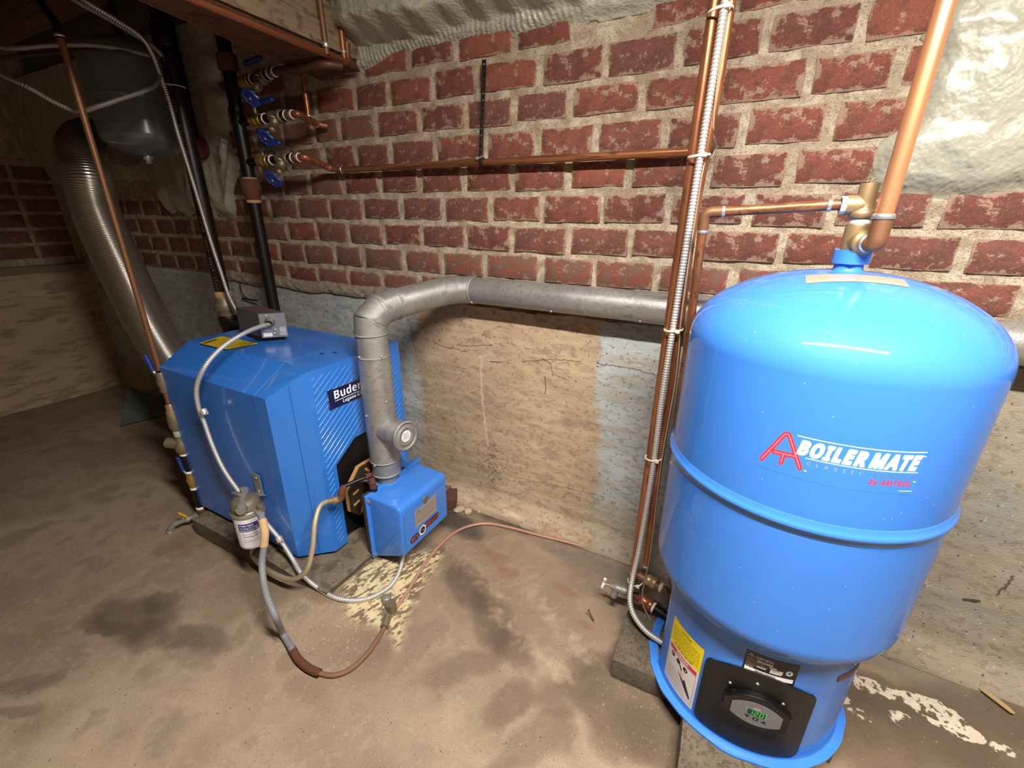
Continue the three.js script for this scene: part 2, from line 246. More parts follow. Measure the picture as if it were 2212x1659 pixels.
// vertical joints of the courses, as pixels of the photograph, lowest course first
const jointPx = [
  [623, 688, 756, 828], [604, 661, 725, 785, 875, 957, 1049, 1170, 1284, 1420, 1582], [622, 685, 754, 830, 912, 1007, 1107, 1229, 1362, 1510, 1690, 1870, 2075],
  [585, 645, 713, 785, 868, 959, 1061, 1172, 1301, 1444, 1618, 1795, 2025], [612, 669, 743, 822, 908, 1004, 1109, 1228, 1360, 1530, 1706, 1899], [627, 702, 771, 846, 942, 1049, 1160, 1290, 1439, 1609, 1796],
  [680, 735, 813, 907, 1007, 1112, 1234, 1385, 1549, 1746, 1940], [684, 768, 841, 937, 1030, 1166, 1309, 1471, 1655, 1868], [783, 885, 988, 1114, 1240, 1404, 1590, 1790],
];
seed(33);
jointPx.forEach((list, row) => {
  const y0 = BED0 + row * COURSE, ym = y0 + COURSE / 2, xs = list.map((p) => wallX(p, ym));
  const per = 0.214; while (xs[0] > -4.4) xs.unshift(xs[0] - per + rr(-0.008, 0.008)); while (xs[xs.length - 1] < 2.0) xs.push(xs[xs.length - 1] + per + rr(-0.008, 0.008));
  for (let i = 0; i + 1 < xs.length; i++) {
    const gapL = rr(0.006, 0.015), gapR = rr(0.006, 0.015), a = xs[i] + gapL, b = xs[i + 1] - gapR, xm = (a + b) / 2;
    if (row > 3 && (xm > 0.48 || xm < -2.62)) continue;                              // buried in foam
    if (row >= 8 && rnd() < 0.25) continue;                                          // plastered over
    const m = new THREE.Mesh(brickGeos[Math.floor(rnd() * 7)], brickMats[row < 2 ? (rnd() < 0.75 ? 6 + Math.floor(rnd() * 3) : Math.floor(rnd() * 6)) : (xm < -1.5 && rnd() < 0.7 ? 6 + Math.floor(rnd() * 3) : Math.floor(rnd() * 6))]);
    m.name = 'brick'; m.scale.set(b - a, COURSE - rr(0.017, 0.026), 1); m.position.set(xm, ym + rr(-0.003, 0.003), 0.005 + rr(-0.0025, 0.0025)); m.rotation.set(0, rr(-0.01, 0.01), rr(-0.012, 0.012)); if (rnd() < 0.5) { m.rotation.z += Math.PI; }
    add(m, wallBack);
  }
});

// spray foam: along the top of the wall, over the right end and on the left
const foamBump = pixelTexture(512, 512, (i, j) => { const v = 255 * clamp(0.7 * fbm(i / 22, j / 30, 3, 97) + 0.3 * fbm(i / 6, j / 8, 2, 98)); return [v, v, v]; }, false); foamBump.repeat.set(3, 1.5);
const foamMat = phys(0xa9a693, 0.42, 0, { clearcoat: 0.7, clearcoatRoughness: 0.2, bumpMap: foamBump, bumpScale: 0.007 });
const foamDust = (x, y, s) => (fbm(x * 26, y * 26, 3, s) - 0.5) * 0.05;
const billow = (x, y, s) => { let a = 0; for (let o = 0; o < 3; o++) { const f = 9 * 2 ** o; a += (1 - Math.abs(2 * noise(x * f + o * 7, y * f * 0.8, s + o) - 1)) / 2 ** o; } return a / 1.75; };
part('spray_foam', planeGrid(0.2, 2.2, 1.35, 2.14, 170, 90, (x, y) => {
  const left = x - (0.225 + (y - 1.4) * 0.04 + (noise(y * 16, 2, 91) - 0.5) * 0.05), low = y - (1.395 + (noise(x * 14, 5, 92) - 0.5) * 0.02 - 0.02 * sm(0.5, 0.9, x)), e = Math.min(left, low);
  return [x, y, e < -0.012 ? -0.04 : sm(-0.012, 0.05, e) * 0.038 + sm(0.0, 0.14, e) * (0.01 + 0.016 * billow(x * 0.9, y * 0.45, 95)) - 0.004 + sm(0, 0.03, e) * (foamDust(x, y, 96) * 0.25 + 0.03 * sm(1.8, 2.1, y))];
}), foamMat, wallBack);
part('spray_foam', planeGrid(-1.62, 0.3, 1.84, 2.16, 330, 60, (x, y) => {
  const low = y - (1.888 - 0.03 * sm(-1.3, -1.5, x) + 0.05 * sm(-0.35, 0.1, x) + (fbm(x * 9, 1, 3, 101) - 0.5) * 0.03);
  const roll = sm(1.925, 1.97, y + 0.02 * (noise(x * 6, 1, 103) - 0.5) + 0.006 * Math.sin(x * 60)) * (0.075 + 0.08 * noise(x * 5, 2, 104)) * sm(0.0, -0.5, x) + 0.004 * Math.sin(x * 330 + 9 * fbm(x * 8, y * 20, 2, 107)) * sm(1.97, 1.9, y) * sm(-0.5, -0.8, x) * sm(0, 0.02, low);
  return [x, y, low < -0.008 ? -0.04 : sm(-0.008, 0.03, low) * 0.022 + roll + sm(0, 0.05, low) * (0.012 * billow(x * 1.4, y * 0.35, 105) + foamDust(x, y, 106) * 0.12) - 0.004 + sm(2.04, 2.14, y) * 0.05];
}), foamMat, wallBack);
part('spray_foam', planeGrid(-4.6, -2.3, 1.27, 2.16, 170, 90, (x, y) => {
  const right = (-2.42 - 0.1 * sm(1.6, 1.3, y) + (noise(y * 14, 2, 111) - 0.5) * 0.06) - x, low = y - (1.315 + (noise(x * 12, 5, 112) - 0.5) * 0.03 + 0.2 * sm(-3.15, -3.3, x)), e = Math.min(right, low);
  return [x, y, e < -0.012 ? -0.04 : sm(-0.012, 0.05, e) * 0.03 + sm(0, 0.12, e) * (0.01 + 0.022 * billow(x, y * 0.7, 115)) - 0.004];
}), foamMat, wallBack);

// ------------------------------------------------------------------ floor
const moundH = (x, z) => { const d = Math.hypot(Math.max(0, x + 1.145), Math.max(0, z - 0.8)); return 0.062 * sm(0.27, 0, d) * sm(-1.6, -1.2, x) * sm(0.1, 0.35, z); };   // low apron of spilled mortar round the slab's corner
const floorZ = (x, z) => (fbm(x * 3, z * 3, 3, 160) - 0.5) * 0.008 + moundH(x, z);
const onFloor = (px, py, off = 0) => { let p = onY(px, py, 0); for (let i = 0; i < 6; i++) p = onY(px, py, floorZ(p.x, p.z) + off); return p; };
const floorBlobs = [];   // [x, z, rx, rz, turn, strength, colour]
const blob = (px, py, rx, rz, turn, k, c) => { const p = onY(px, py, 0); floorBlobs.push([p.x, p.z, rx, rz, turn, k, c]); };
const WET = [66, 52, 40], RUST = [134, 82, 56], PALE = [190, 176, 152], SOOT = [56, 50, 44];
blob(300, 1330, 0.16, 0.075, 0.35, 0.8, WET); blob(350, 1300, 0.07, 0.05, 0.4, 0.7, WET); blob(235, 1350, 0.1, 0.03, 0.5, 0.6, WET); blob(430, 1380, 0.13, 0.055, 0.3, 0.65, WET); blob(330, 1365, 0.08, 0.05, 0, 0.55, WET);
blob(60, 1480, 0.1, 0.03, 0.6, 0.5, WET); blob(20, 1540, 0.08, 0.02, 0.6, 0.5, WET); blob(430, 1165, 0.14, 0.06, 0.2, 0.45, [104, 70, 50]); blob(380, 1190, 0.1, 0.05, 0.1, 0.4, [104, 70, 50]);
blob(1010, 1265, 0.12, 0.06, -0.5, 0.7, WET); blob(1060, 1330, 0.12, 0.07, -0.6, 0.7, WET); blob(1110, 1390, 0.1, 0.06, -0.5, 0.6, WET); blob(1000, 1440, 0.14, 0.06, 0.9, 0.45, WET); blob(1090, 1520, 0.1, 0.05, 1.2, 0.5, WET); blob(1230, 1500, 0.12, 0.07, 0.7, 0.55, WET); blob(1290, 1440, 0.08, 0.06, 0, 0.5, WET); blob(1150, 1600, 0.12, 0.05, 1.1, 0.45, WET);
blob(1070, 1210, 0.08, 0.025, -0.2, 0.6, RUST); blob(1105, 1235, 0.06, 0.03, 0.2, 0.5, RUST); blob(1215, 1275, 0.05, 0.025, 0, 0.6, RUST); blob(1255, 1345, 0.03, 0.015, 0, 0.6, RUST); blob(690, 1320, 0.06, 0.025, 0.3, 0.35, RUST);
blob(1300, 1230, 0.28, 0.035, -0.05, 0.6, [104, 104, 98]); blob(1100, 1112, 0.24, 0.07, 0, 1.15, SOOT); blob(980, 1130, 0.14, 0.08, 0, 1.15, SOOT); blob(1250, 1165, 0.24, 0.05, 0, 1.0, SOOT); blob(1380, 1210, 0.12, 0.05, 0, 0.9, SOOT); blob(1420, 1290, 0.1, 0.06, 0, 0.5, SOOT);
blob(940, 1200, 0.08, 0.05, 0, 0.5, SOOT); blob(620, 1300, 0.12, 0.05, 0.2, 0.35, [84, 74, 62]); blob(760, 1400, 0.14, 0.06, 0.4, 0.3, [92, 72, 56]); blob(1350, 1560, 0.12, 0.1, 0.7, 1.1, [96, 78, 60]); blob(1380, 1440, 0.1, 0.09, 0.2, 1.0, [92, 76, 60]); blob(1280, 1480, 0.1, 0.06, 0.5, 0.6, [96, 78, 60]); blob(1450, 1600, 0.14, 0.1, 0, 1.1, [92, 74, 58]);
blob(2000, 1450, 0.3, 0.05, 0.05, 0.5, [110, 108, 98]); blob(1950, 1600, 0.24, 0.14, 0.3, 1.1, [92, 74, 56]); blob(2150, 1600, 0.24, 0.14, 0.3, 1.0, [88, 72, 56]); blob(1900, 1500, 0.16, 0.08, 0.1, 1.0, [92, 78, 62]); blob(2100, 1530, 0.2, 0.08, 0.1, 1.0, [96, 82, 66]); blob(860, 1560, 0.2, 0.1, 0.2, 0.3, [172, 150, 124]); blob(560, 1560, 0.22, 0.1, 0.2, 0.3, [168, 146, 120]);
// the streaky pale yellow spill beside the boiler's slab, between these corners
const spill = [[718, 1278], [760, 1222], [800, 1195], [880, 1195], [930, 1180], [968, 1178], [962, 1205], [930, 1250], [900, 1310], [872, 1400], [850, 1405], [830, 1385], [790, 1350], [745, 1325]].map(([a, b]) => { const p = onFloor(a, b); return [p.x, p.z]; });
const inside = (x, z, poly) => { let s = false, d = 9; for (let i = 0, j = poly.length - 1; i < poly.length; j = i++) { const [ax, az] = poly[i], [bx, bz] = poly[j]; if ((az > z) !== (bz > z) && x < (bx - ax) * (z - az) / (bz - az) + ax) s = !s; const t = clamp(((x - ax) * (bx - ax) + (z - az) * (bz - az)) / ((bx - ax) ** 2 + (bz - az) ** 2)); d = Math.min(d, Math.hypot(x - mix(ax, bx, t), z - mix(az, bz, t))); } return s ? d : -d; };
const crusts = [[1895, 1495, 0.05, 0.03], [1870, 1475, 0.035, 0.02], [1945, 1495, 0.05, 0.018], [1985, 1515, 0.06, 0.03], [2020, 1545, 0.055, 0.035], [2040, 1570, 0.05, 0.03], [1960, 1560, 0.03, 0.015], [1880, 1555, 0.03, 0.02], [2080, 1590, 0.035, 0.025], [1855, 1540, 0.022, 0.015], [2165, 1625, 0.03, 0.03], [1828, 1512, 0.018, 0.012]].map(([a, b, rx, rz]) => { const p = onY(a, b, 0); return [p.x, p.z, rx, rz]; });
function floorColour(x, z) {
  const n1 = fbm(x * 2.2, z * 2.2, 4, 130), n2 = fbm(x * 9, z * 9, 4, 131), n3 = fbm(x * 45, z * 45, 3, 132), n4 = hash(Math.floor(x * 420), Math.floor(z * 420), 133);
  let c = mixc([134, 114, 93], [166, 145, 121], sm(0.3, 0.7, n1 * 0.55 + n2 * 0.45)); c = mixc(c, [98, 82, 66], sm(0.52, 0.75, n2) * 0.4); c = mixc(c, [178, 158, 134], sm(0.62, 0.8, n3) * 0.25);
  const wx = x + (n2 - 0.5) * 0.09 + (n3 - 0.5) * 0.02, wz = z + (fbm(x * 9, z * 9, 4, 141) - 0.5) * 0.09;
  for (const [bx, bz, rx, rz, t, k, col] of floorBlobs) { const dx = wx - bx, dz = wz - bz; if (Math.abs(dx) > 0.5 || Math.abs(dz) > 0.5) continue; const ct = Math.cos(t), st = Math.sin(t), u = (dx * ct - dz * st) / rx, v = (dx * st + dz * ct) / rz, q = u * u + v * v; if (q < 1.6) c = mixc(c, col, k * 0.62 * sm(1.6, 0.35, q)); }
  if (x > -1.6 && x < -0.4 && z < 1.2) {
    const d = inside(wx, wz, spill); if (d > -0.02) { const dirx = -0.25, dirz = 1, a = x * dirz - z * dirx, b = x * dirx + z * dirz, streak = fbm(a * 75, b * 26, 4, 150) * 0.5 + fbm(a * 210, b * 60, 3, 151) * 0.5; const on = sm(-0.02, 0.035, d) * sm(0.465, 0.52, streak + 0.16 * (fbm(x * 6, z * 6, 2, 152) - 0.42)); c = mixc(c, [84, 70, 48], sm(-0.01, 0.03, d) * 0.5); c = mixc(c, mixc([216, 199, 156], [194, 176, 132], n3), on * 0.95); }
  }
  if (x > 0.15) for (const [bx, bz, rx, rz] of crusts) { const q = ((wx - bx) / rx) ** 2 + ((wz - bz) / rz) ** 2; if (q < 1.3) { c = mixc(c, mixc([196, 180, 158], [224, 208, 186], n3), sm(1.05, 0.85, q + (n3 - 0.5) * 2.4 + (n2 - 0.5) * 1.5) * sm(0.44, 0.5, fbm(x * 80, z * 80, 4, 171) + 0.05)); } }
  if (n4 > 0.998) c = mixc(c, [196, 180, 156], 0.7); else if (n4 < 0.004) c = mixc(c, [52, 42, 34], 0.6);
  return c;
}
seed(51);
const floorMarks = (g, at, k) => {
  for (let q = 0; q < 300; q++) { const p = onY(700 + (rnd() + rnd() - 1) * 190, 1370 + (rnd() + rnd() - 1) * 130, 0), c = at(p.x, p.z); g.fillStyle = `rgba(220,200,172,${rr(0.3, 0.8)})`; g.beginPath(); g.arc(c[0], c[1], rr(0.4, 1.1), 0, 7); g.fill(); }
  for (let q = 0; q < 160; q++) { const p = onY(rr(1280, 1460), rr(1400, 1640), 0), c = at(p.x, p.z); g.fillStyle = `rgba(220,198,168,${rr(0.2, 0.7)})`; g.beginPath(); g.arc(c[0], c[1], rr(0.4, 1.0), 0, 7); g.fill(); }
  const px = (a, b) => { const p = onY(a, b, 0); return at(p.x, p.z); };
  for (const [a, b, n] of [[[990, 1195], [1085, 1300], 90], [[1060, 1310], [1230, 1470], 150], [[1130, 1270], [1270, 1420], 120]]) for (let q = 0; q < n; q++) { const t = rnd(), s = px(mix(a[0], b[0], t) + (rnd() + rnd() - 1) * 26, mix(a[1], b[1], t) + (rnd() + rnd() - 1) * 20); g.fillStyle = `rgba(192,170,142,${rr(0.03, 0.12)})`; g.beginPath(); g.ellipse(s[0], s[1], rr(3, 16), rr(2, 8), rr(0, 3), 0, 7); g.fill(); }
};
const FX0 = -2.6, FX1 = 1.2, FZ1 = 2.0;
const floorGrid = (x0, x1, z0, z1, nx, nz) => planeGrid(x0, x1, z0, z1, nx, nz, (x, z) => [x, floorZ(x, z), z]);
function floorMat(w, h, x0, x1, z0, z1, marks) { const t = worldCanvas(w, h, x0, x1, z0, z1, floorColour, marks); return std(0xffffff, 0.78, 0, { map: t, bumpMap: bumpAt((x1 - x0) * 5, (z1 - z0) * 5), bumpScale: 0.002 }); }
const floor = part('floor', floorGrid(FX0, FX1, -0.05, FZ1, 260, 150), floorMat(2048, 1104, FX0, FX1, -0.05, FZ1, floorMarks));
structure(floor, 'stained brown concrete basement floor with damp patches and a pale yellow spill', 'floor');
part('floor_slab', floorGrid(X0, FX0, -0.05, FZ1, 60, 60), floorMat(800, 820, X0, FX0, -0.05, FZ1), floor);
part('floor_slab', floorGrid(FX1, X1, -0.05, FZ1, 20, 40), floorMat(256, 512, FX1, X1, -0.05, FZ1), floor);
part('floor_slab', floorGrid(X0, X1, FZ1, 4.2, 60, 30), floorMat(512, 256, X0, X1, FZ1, 4.2), floor);
part('floor_bed', box(X0 - 0.2, X1 + 0.2, -0.2, -0.03, -0.2, 4.4), M.dirt, floor);

// ------------------------------------------------------------------ the other walls, ceiling
const roughWall = pixelTexture(512, 512, (i, j) => { const n = fbm(i / 60, j / 60, 5, 171), q = fbm(i / 12, j / 12, 3, 172); return mixc(mixc([166, 143, 116], [196, 170, 140], n), [130, 110, 90], sm(0.55, 0.75, q) * 0.6); });
const darkWall = std(0xffffff, 0.95, 0, { map: roughWall, bumpMap: bumpAt(12, 6), bumpScale: 0.003 });
const wl = new THREE.Group(); wl.name = 'wall_left'; scene.add(wl); structure(wl, 'dim far wall with a rough concrete base and brick above', 'wall');
part('wall_core', box(X0 - 0.25, X0 - 0.03, -0.1, 2.75, -0.2, 4.3), mortarMat, wl);
part('concrete_base', planeGrid(0, 4.2, 0, 0.95, 60, 40, (u, y) => [X0 + 0.05 + (fbm(u * 4, y * 5, 3, 181) - 0.5) * 0.04 + 0.09 * Math.pow(sm(0.16, 0.02, y + (noise(u * 6, 1, 182) - 0.5) * 0.08), 1.2), y, 4.2 - u]), darkWall, wl);
part('concrete_ledge', box(X0 - 0.05, X0 + 0.06, 0.92, 0.97, 0, 4.2, 0.01), darkWall, wl);
for (const y of [1.06, 1.165, 1.27, 1.375, 1.48, 1.585]) for (let z = 0.02 + ((y * 9.5) % 1) * 0.1; z < 1.3; z += 0.216) { const m = new THREE.Mesh(brickGeos[Math.floor(hash(y * 90, z * 90, 3) * 7)], brickMats[6 + Math.floor(hash(y * 70, z * 70, 4) * 3)]); m.name = 'brick'; m.scale.set(0.2, 0.086, 1); m.position.set(X0 - 0.022, y, z + 0.1); m.rotation.y = Math.PI / 2; add(m, wl); }
const wr = part('wall_right', box(X1, X1 + 0.2, -0.1, 2.75, -0.2, 4.3), darkWall); structure(wr, 'rough basement wall beyond the water heater', 'wall');
const wf = part('wall_front', box(X0 - 0.2, X1 + 0.2, -0.1, 2.75, 4.2, 4.4), darkWall); structure(wf, 'rough basement wall behind the viewer', 'wall');
const woodMap = pixelTexture(128, 512, (i, j) => { const g = fbm(i / 3 + fbm(i / 20, j / 80, 2, 190) * 6, j / 120, 4, 191), b = fbm(i / 18, j / 18, 4, 192); return mixc(mixc([150, 120, 90], [112, 86, 62], g), [74, 56, 44], sm(0.55, 0.75, b) * 0.6); });
const plankMap = pixelTexture(128, 512, (i, j) => { const g = fbm(i / 4 + fbm(i / 20, j / 80, 2, 194) * 5, j / 110, 4, 195), b = fbm(i / 16, j / 22, 4, 196); return mixc(mixc([160, 138, 110], [124, 104, 82], g), [84, 68, 54], sm(0.5, 0.75, b) * 0.55); });
const wood = std(0xffffff, 0.85, 0, { map: woodMap }), woodOld = std(0xc9b49a, 0.9, 0, { map: woodMap });
const ceil = new THREE.Group(); ceil.name = 'ceiling'; scene.add(ceil); structure(ceil, 'dark open joist ceiling', 'ceiling');
part('subfloor', box(X0 - 0.2, X1 + 0.2, 2.57, 2.75, -0.2, 4.3), wood, ceil);
for (const z of [0.16, 0.57, 0.98, 1.42, 1.83, 2.24, 2.65, 3.06, 3.5, 3.9]) part('joist', box(X0, X1, 2.275, 2.57, z - 0.022, z + 0.022), wood, ceil);

// ------------------------------------------------------------------ water heater
const AX = 0.16, AZ = 0.408, RT = 0.28, RS = 0.2357;
const blueSpeck = pixelTexture(1024, 512, (i, j) => { const n = fbm(i / 90, j / 90, 4, 201), s = hash(i, j, 203); let c = mixc([60, 126, 214], [58, 122, 210], n); if (s > 0.9997) c = [190, 206, 222]; return c; });
const tankBlue = phys(0xffffff, 0.5, 0, { map: blueSpeck, specularIntensity: 0.25, clearcoat: 0.75, clearcoatRoughness: 0.04 });
const plainBlue = phys(0x3b7cd4, 0.5, 0, { specularIntensity: 0.25, clearcoat: 0.75, clearcoatRoughness: 0.04 });
const lathe = (prof, seg = 96, p0 = 0, pl = Math.PI * 2) => { const g = new THREE.LatheGeometry(prof.map(([r, y]) => new THREE.Vector2(Math.max(r, 1e-4), y)), seg, p0, pl).translate(AX, 0, AZ), u = g.attributes.uv, n = prof.length, L = [0]; for (let i = 1; i < n; i++) L.push(L[i - 1] + Math.hypot(prof[i][0] - prof[i - 1][0], prof[i][1] - prof[i - 1][1])); for (let i = 0; i < u.count; i++) u.setY(i, L[i % n] / 0.88); return g; };
function cylPatch(r, t0, t1, y0, y1, n = 24, arch = 0, corner = 0, thick = 0) {   // part of a band on the heater; angles in degrees from +z towards +x; arch lifts the middle of its top edge
  const pos = [], uv = [], idx = [], W = (t1 - t0) * rad * r, H = y1 - y0, rows = []; const m = corner ? 14 : 4;
  for (let j = 0; j <= m; j++) rows.push(corner ? 0.5 - 0.5 * Math.cos(Math.PI * j / m) : j / m);
  const at = (u, v, rr0) => { const d = Math.min(v, 1 - v) * H, cut = corner && d < corner ? corner - Math.sqrt(Math.max(0, corner * corner - (corner - d) ** 2)) : 0, s = cut + u * (W - 2 * cut), th = t0 * rad + s / r, y = y0 + v * H + arch * v * v * 4 * u * (1 - u); return [AX + Math.sin(th) * rr0, y, AZ + Math.cos(th) * rr0, s / W, v]; };
  for (let j = 0; j <= m; j++) for (let i = 0; i <= n; i++) { const p = at(i / n, rows[j], r + thick); pos.push(p[0], p[1], p[2]); uv.push(p[3], p[4]); }
  for (let j = 0; j < m; j++) for (let i = 0; i < n; i++) { const a = j * (n + 1) + i, b = a + n + 1; idx.push(a, a + 1, b, b, a + 1, b + 1); }
  if (thick) {
    const ring = []; for (let i = 0; i < n; i++) ring.push([i, 0]); for (let j = 0; j < m; j++) ring.push([n, j]); for (let i = n; i > 0; i--) ring.push([i, m]); for (let j = m; j > 0; j--) ring.push([0, j]);
    const b0 = pos.length / 3; for (const [i, j] of ring) { for (const q of [r + thick, r - 0.001]) { const p = at(i / n, rows[j], q); pos.push(p[0], p[1], p[2]); uv.push(p[3], p[4]); } }
    ring.forEach((_, k) => { const a = b0 + k * 2, b = b0 + ((k + 1) % ring.length) * 2; idx.push(a, a + 1, b, b, a + 1, b + 1); });
  }
  const g = new THREE.BufferGeometry(); g.setAttribute('position', new THREE.Float32BufferAttribute(pos, 3)); g.setAttribute('uv', new THREE.Float32BufferAttribute(uv, 2)); g.setIndex(idx); g.computeVertexNormals(); return g;
}
const heater = thing('water_heater', 'tall domed bright blue indirect water heater tank with a black control panel', 'water heater');
{
  const dome = []; for (let i = 0; i <= 28; i++) { const a = i / 28 * Math.PI / 2; dome.push([RT * Math.cos(a), 1.09 + 0.152 * Math.sin(a)]); }
  part('upper_shell', lathe([[RT - 0.004, 0.795], [RT, 0.806], ...dome]), tankBlue, heater);
  const bowl = []; for (let i = 0; i <= 14; i++) { const a = (1 - i / 14) * 0.62; bowl.push([RT * Math.cos(a), 0.5 - 0.142 * Math.sin(a)]); }
  part('lower_shell', lathe([[0.05, 0.36], [0.14, 0.372], [0.2, 0.4], ...bowl, [RT, 0.79]]), tankBlue, heater);
  part('seam_ring', lathe([[RT - 0.001, 0.779], [RT + 0.001, 0.78], [RT + 0.002, 0.79], [RT + 0.0065, 0.793], [RT + 0.0075, 0.799], [RT + 0.006, 0.805], [RT + 0.002, 0.808], [RT + 0.002, 0.816], [RT - 0.001, 0.82]]), plainBlue, heater);
  const open0 = -112, open1 = -66;                                                 // the service opening in the skirt
  part('skirt', lathe([[RS - 0.003, 0.44], [RS, 0.44], [RS, 0.1], [RS + 0.004, 0.0915], [RS + 0.004, 0.086]], 80, open1 * rad, (360 - (open1 - open0)) * rad), tankBlue, heater);
  part('skirt', lathe([[RS, 0.44], [RS, 0.385]], 16, open0 * rad, (open1 - open0) * rad), tankBlue, heater);
  const lip = 128, fp = [], fi = []; seed(61);
  for (let i = 0; i <= lip; i++) { const a = i / lip * Math.PI * 2, ro = 0.2585 + (noise(i / 3, 1, 211) - 0.5) * 0.004; for (const [r, y] of [[RS - 0.004, 0.089], [RS + 0.003, 0.089], [ro, 0.084], [ro, 0.078], [RS - 0.004, 0.078]]) fp.push(AX + Math.sin(a) * r, y, AZ + Math.cos(a) * r); }
  for (let i = 0; i < lip; i++) for (let k = 0; k < 4; k++) { const a = i * 5 + k, b = a + 5; fi.push(a, b, a + 1, b, b + 1, a + 1); }
  const fg = new THREE.BufferGeometry(); fg.setAttribute('position', new THREE.Float32BufferAttribute(fp, 3)); fg.setIndex(fi); fg.computeVertexNormals(); part('base_flange', toCreasedNormals(fg, 0.5), plainBlue, heater);
  // neck
  part('neck', turned(V(AX, 1.236, AZ), UP, [[0.036, 0], [0.026, 0.006], [0.0245, 0.02], [0.0245, 0.024]], 28), plainBlue, heater);
  part('neck_nut', hexNut(V(AX, 1.256, AZ), UP, 0.0345, 0.026), plainBlue, heater);
  // strip of parcel tape over the crown
  const tp = []; const domeY = (x, z) => 1.09 + 0.152 * Math.sqrt(Math.max(0, 1 - ((x - AX) ** 2 + (z - AZ) ** 2) / RT ** 2)) + 0.0007;
  part('tape_strip', planeGrid(0.085, 0.245, 0, 0.05, 16, 6, (x, v) => { const z = AZ + 0.052 + v - (x - 0.165) * 0.12; return [x, domeY(x, z), z]; }), phys(0x9c8b78, 0.35, 0, { clearcoat: 0.3 }), heater, 'strip of brown parcel tape');

  // printed logo
  const logo = canvasTexture(1280, 360, (g, w, h) => {
    g.fillStyle = '#3b7cd4'; g.fillRect(0, 0, w, h); const S = 1280 / 51.5, Y = (y) => (0.985 - y) / 0.088 * 360, X = (t) => (t + 20.5) * S;
    g.lineCap = 'round'; g.lineJoin = 'round';
    const mark = (wd, col) => { g.strokeStyle = col; g.lineWidth = wd; g.beginPath(); g.moveTo(X(-19), Y(0.9135)); g.lineTo(X(-13.6), Y(0.973)); g.quadraticCurveTo(X(-12.6), Y(0.981), X(-11.7), Y(0.9735)); g.lineTo(X(-6.2), Y(0.918)); g.moveTo(X(-15.4), Y(0.9355)); g.lineTo(X(-8.3), Y(0.9385)); g.moveTo(X(-12.2), Y(0.937)); g.lineTo(X(-12.4), Y(0.918)); g.stroke(); };
    mark(40, '#e02f3d'); mark(8, '#cf8496');
    g.strokeStyle = '#f4f4f2'; g.lineWidth = 7; for (const [y, a, b] of [[0.9795, -9.4, 30.2], [0.9405, -5.2, 29.6]]) { g.beginPath(); g.moveTo(X(a), Y(y)); g.lineTo(X(b), Y(y)); g.stroke(); }
    const text = (s, t0, t1, y0, y1, font, col, slant, stroke = 0, gap = 0) => { g.save(); g.font = font; g.textBaseline = 'alphabetic'; const chars = [...s], ws = chars.map((q) => g.measureText(q).width + gap), tot = ws.reduce((a, b) => a + b, 0) - gap, cap = parseFloat(font.match(/(\d+)px/)[1]) * 0.72; g.translate(X(t0), Y(y0)); g.transform((X(t1) - X(t0)) / tot, 0, slant * (Y(y0) - Y(y1)) / cap, (Y(y0) - Y(y1)) / cap, 0, 0); g.fillStyle = g.strokeStyle = col; g.lineWidth = stroke; let q = 0; chars.forEach((ch, i) => { g.fillText(ch, q, 0); if (stroke) g.strokeText(ch, q, 0); q += ws[i]; }); g.restore(); };
    text('BOILER', -8.7, 12.0, 0.9455, 0.9725, 'bold 100px sans-serif', '#f1f0ef', -0.2, 10, 7); text('MATE', 13.2, 28.6, 0.9455, 0.9725, 'bold 100px sans-serif', '#f1f0ef', -0.2, 10, 7);
    text('CLASSIC', -4.6, 12.6, 0.9275, 0.9345, 'bold 60px sans-serif', '#8a8f96', 0, 0, 44); text('SERIES', 15.6, 29.0, 0.9275, 0.9345, 'bold 60px sans-serif', '#5f6670', 0, 0, 34);
    text('by AMTROL', 14.8, 28.8, 0.9125, 0.923, 'bold 80px sans-serif', '#cf3350', -0.2, 2, 2); text('TM', 29.2, 30.2, 0.921, 0.9235, 'bold 40px sans-serif', '#f1f0ef', 0); text('TM', -4.9, -3.9, 0.914, 0.9165, 'bold 40px sans-serif', '#f1f0ef', 0); text('TM', 29.4, 30.5, 0.9705, 0.973, 'bold 40px sans-serif', '#f1f0ef', 0);
    g.strokeStyle = '#e6e9ee'; g.lineWidth = 5; g.beginPath(); g.moveTo(X(25.5), Y(0.9035)); g.lineTo(X(30), Y(0.9035)); g.stroke();
  });
  part('printed_logo', cylPatch(RT + 0.00012, -20.5, 31, 0.897, 0.985, 60), phys(0xffffff, 0.5, 0, { map: logo, specularIntensity: 0.25, clearcoat: 0.75, clearcoatRoughness: 0.04 }), heater, 'red and white printed logo reading BOILER MATE');

  // caution label
  const caution = canvasTexture(384, 700, (g, w, h) => {
    g.fillStyle = '#dcd7cf'; g.fillRect(0, 0, w, h); g.fillStyle = '#ecd400'; g.fillRect(0, 0, w, 262); g.fillStyle = '#26220f'; g.textAlign = 'center'; g.font = 'bold 30px sans-serif'; g.fillText('CAUTION', w / 2, 52);
    seed(71); g.fillStyle = 'rgba(60,52,10,.8)'; for (let r = 0; r < 8; r++) { let x = 24; const y = 74 + r * 20; while (x < w - 40) { const l = rr(14, 46); g.fillRect(x, y, Math.min(l, w - 24 - x), 6); x += l + 7; } } g.fillStyle = '#26220f'; for (let x = 70; x < w - 80;) { const l = rr(22, 52); g.fillRect(x, 236, l, 10); x += l + 9; }
    g.fillStyle = '#c83a52'; g.fillRect(22, 278, w - 44, 44); g.fillStyle = '#f0ece6'; g.font = 'bold 38px sans-serif'; g.fillText('DANGER', w / 2, 314); g.strokeStyle = '#5a5450'; g.lineWidth = 3; g.strokeRect(22, 326, w - 44, 340);
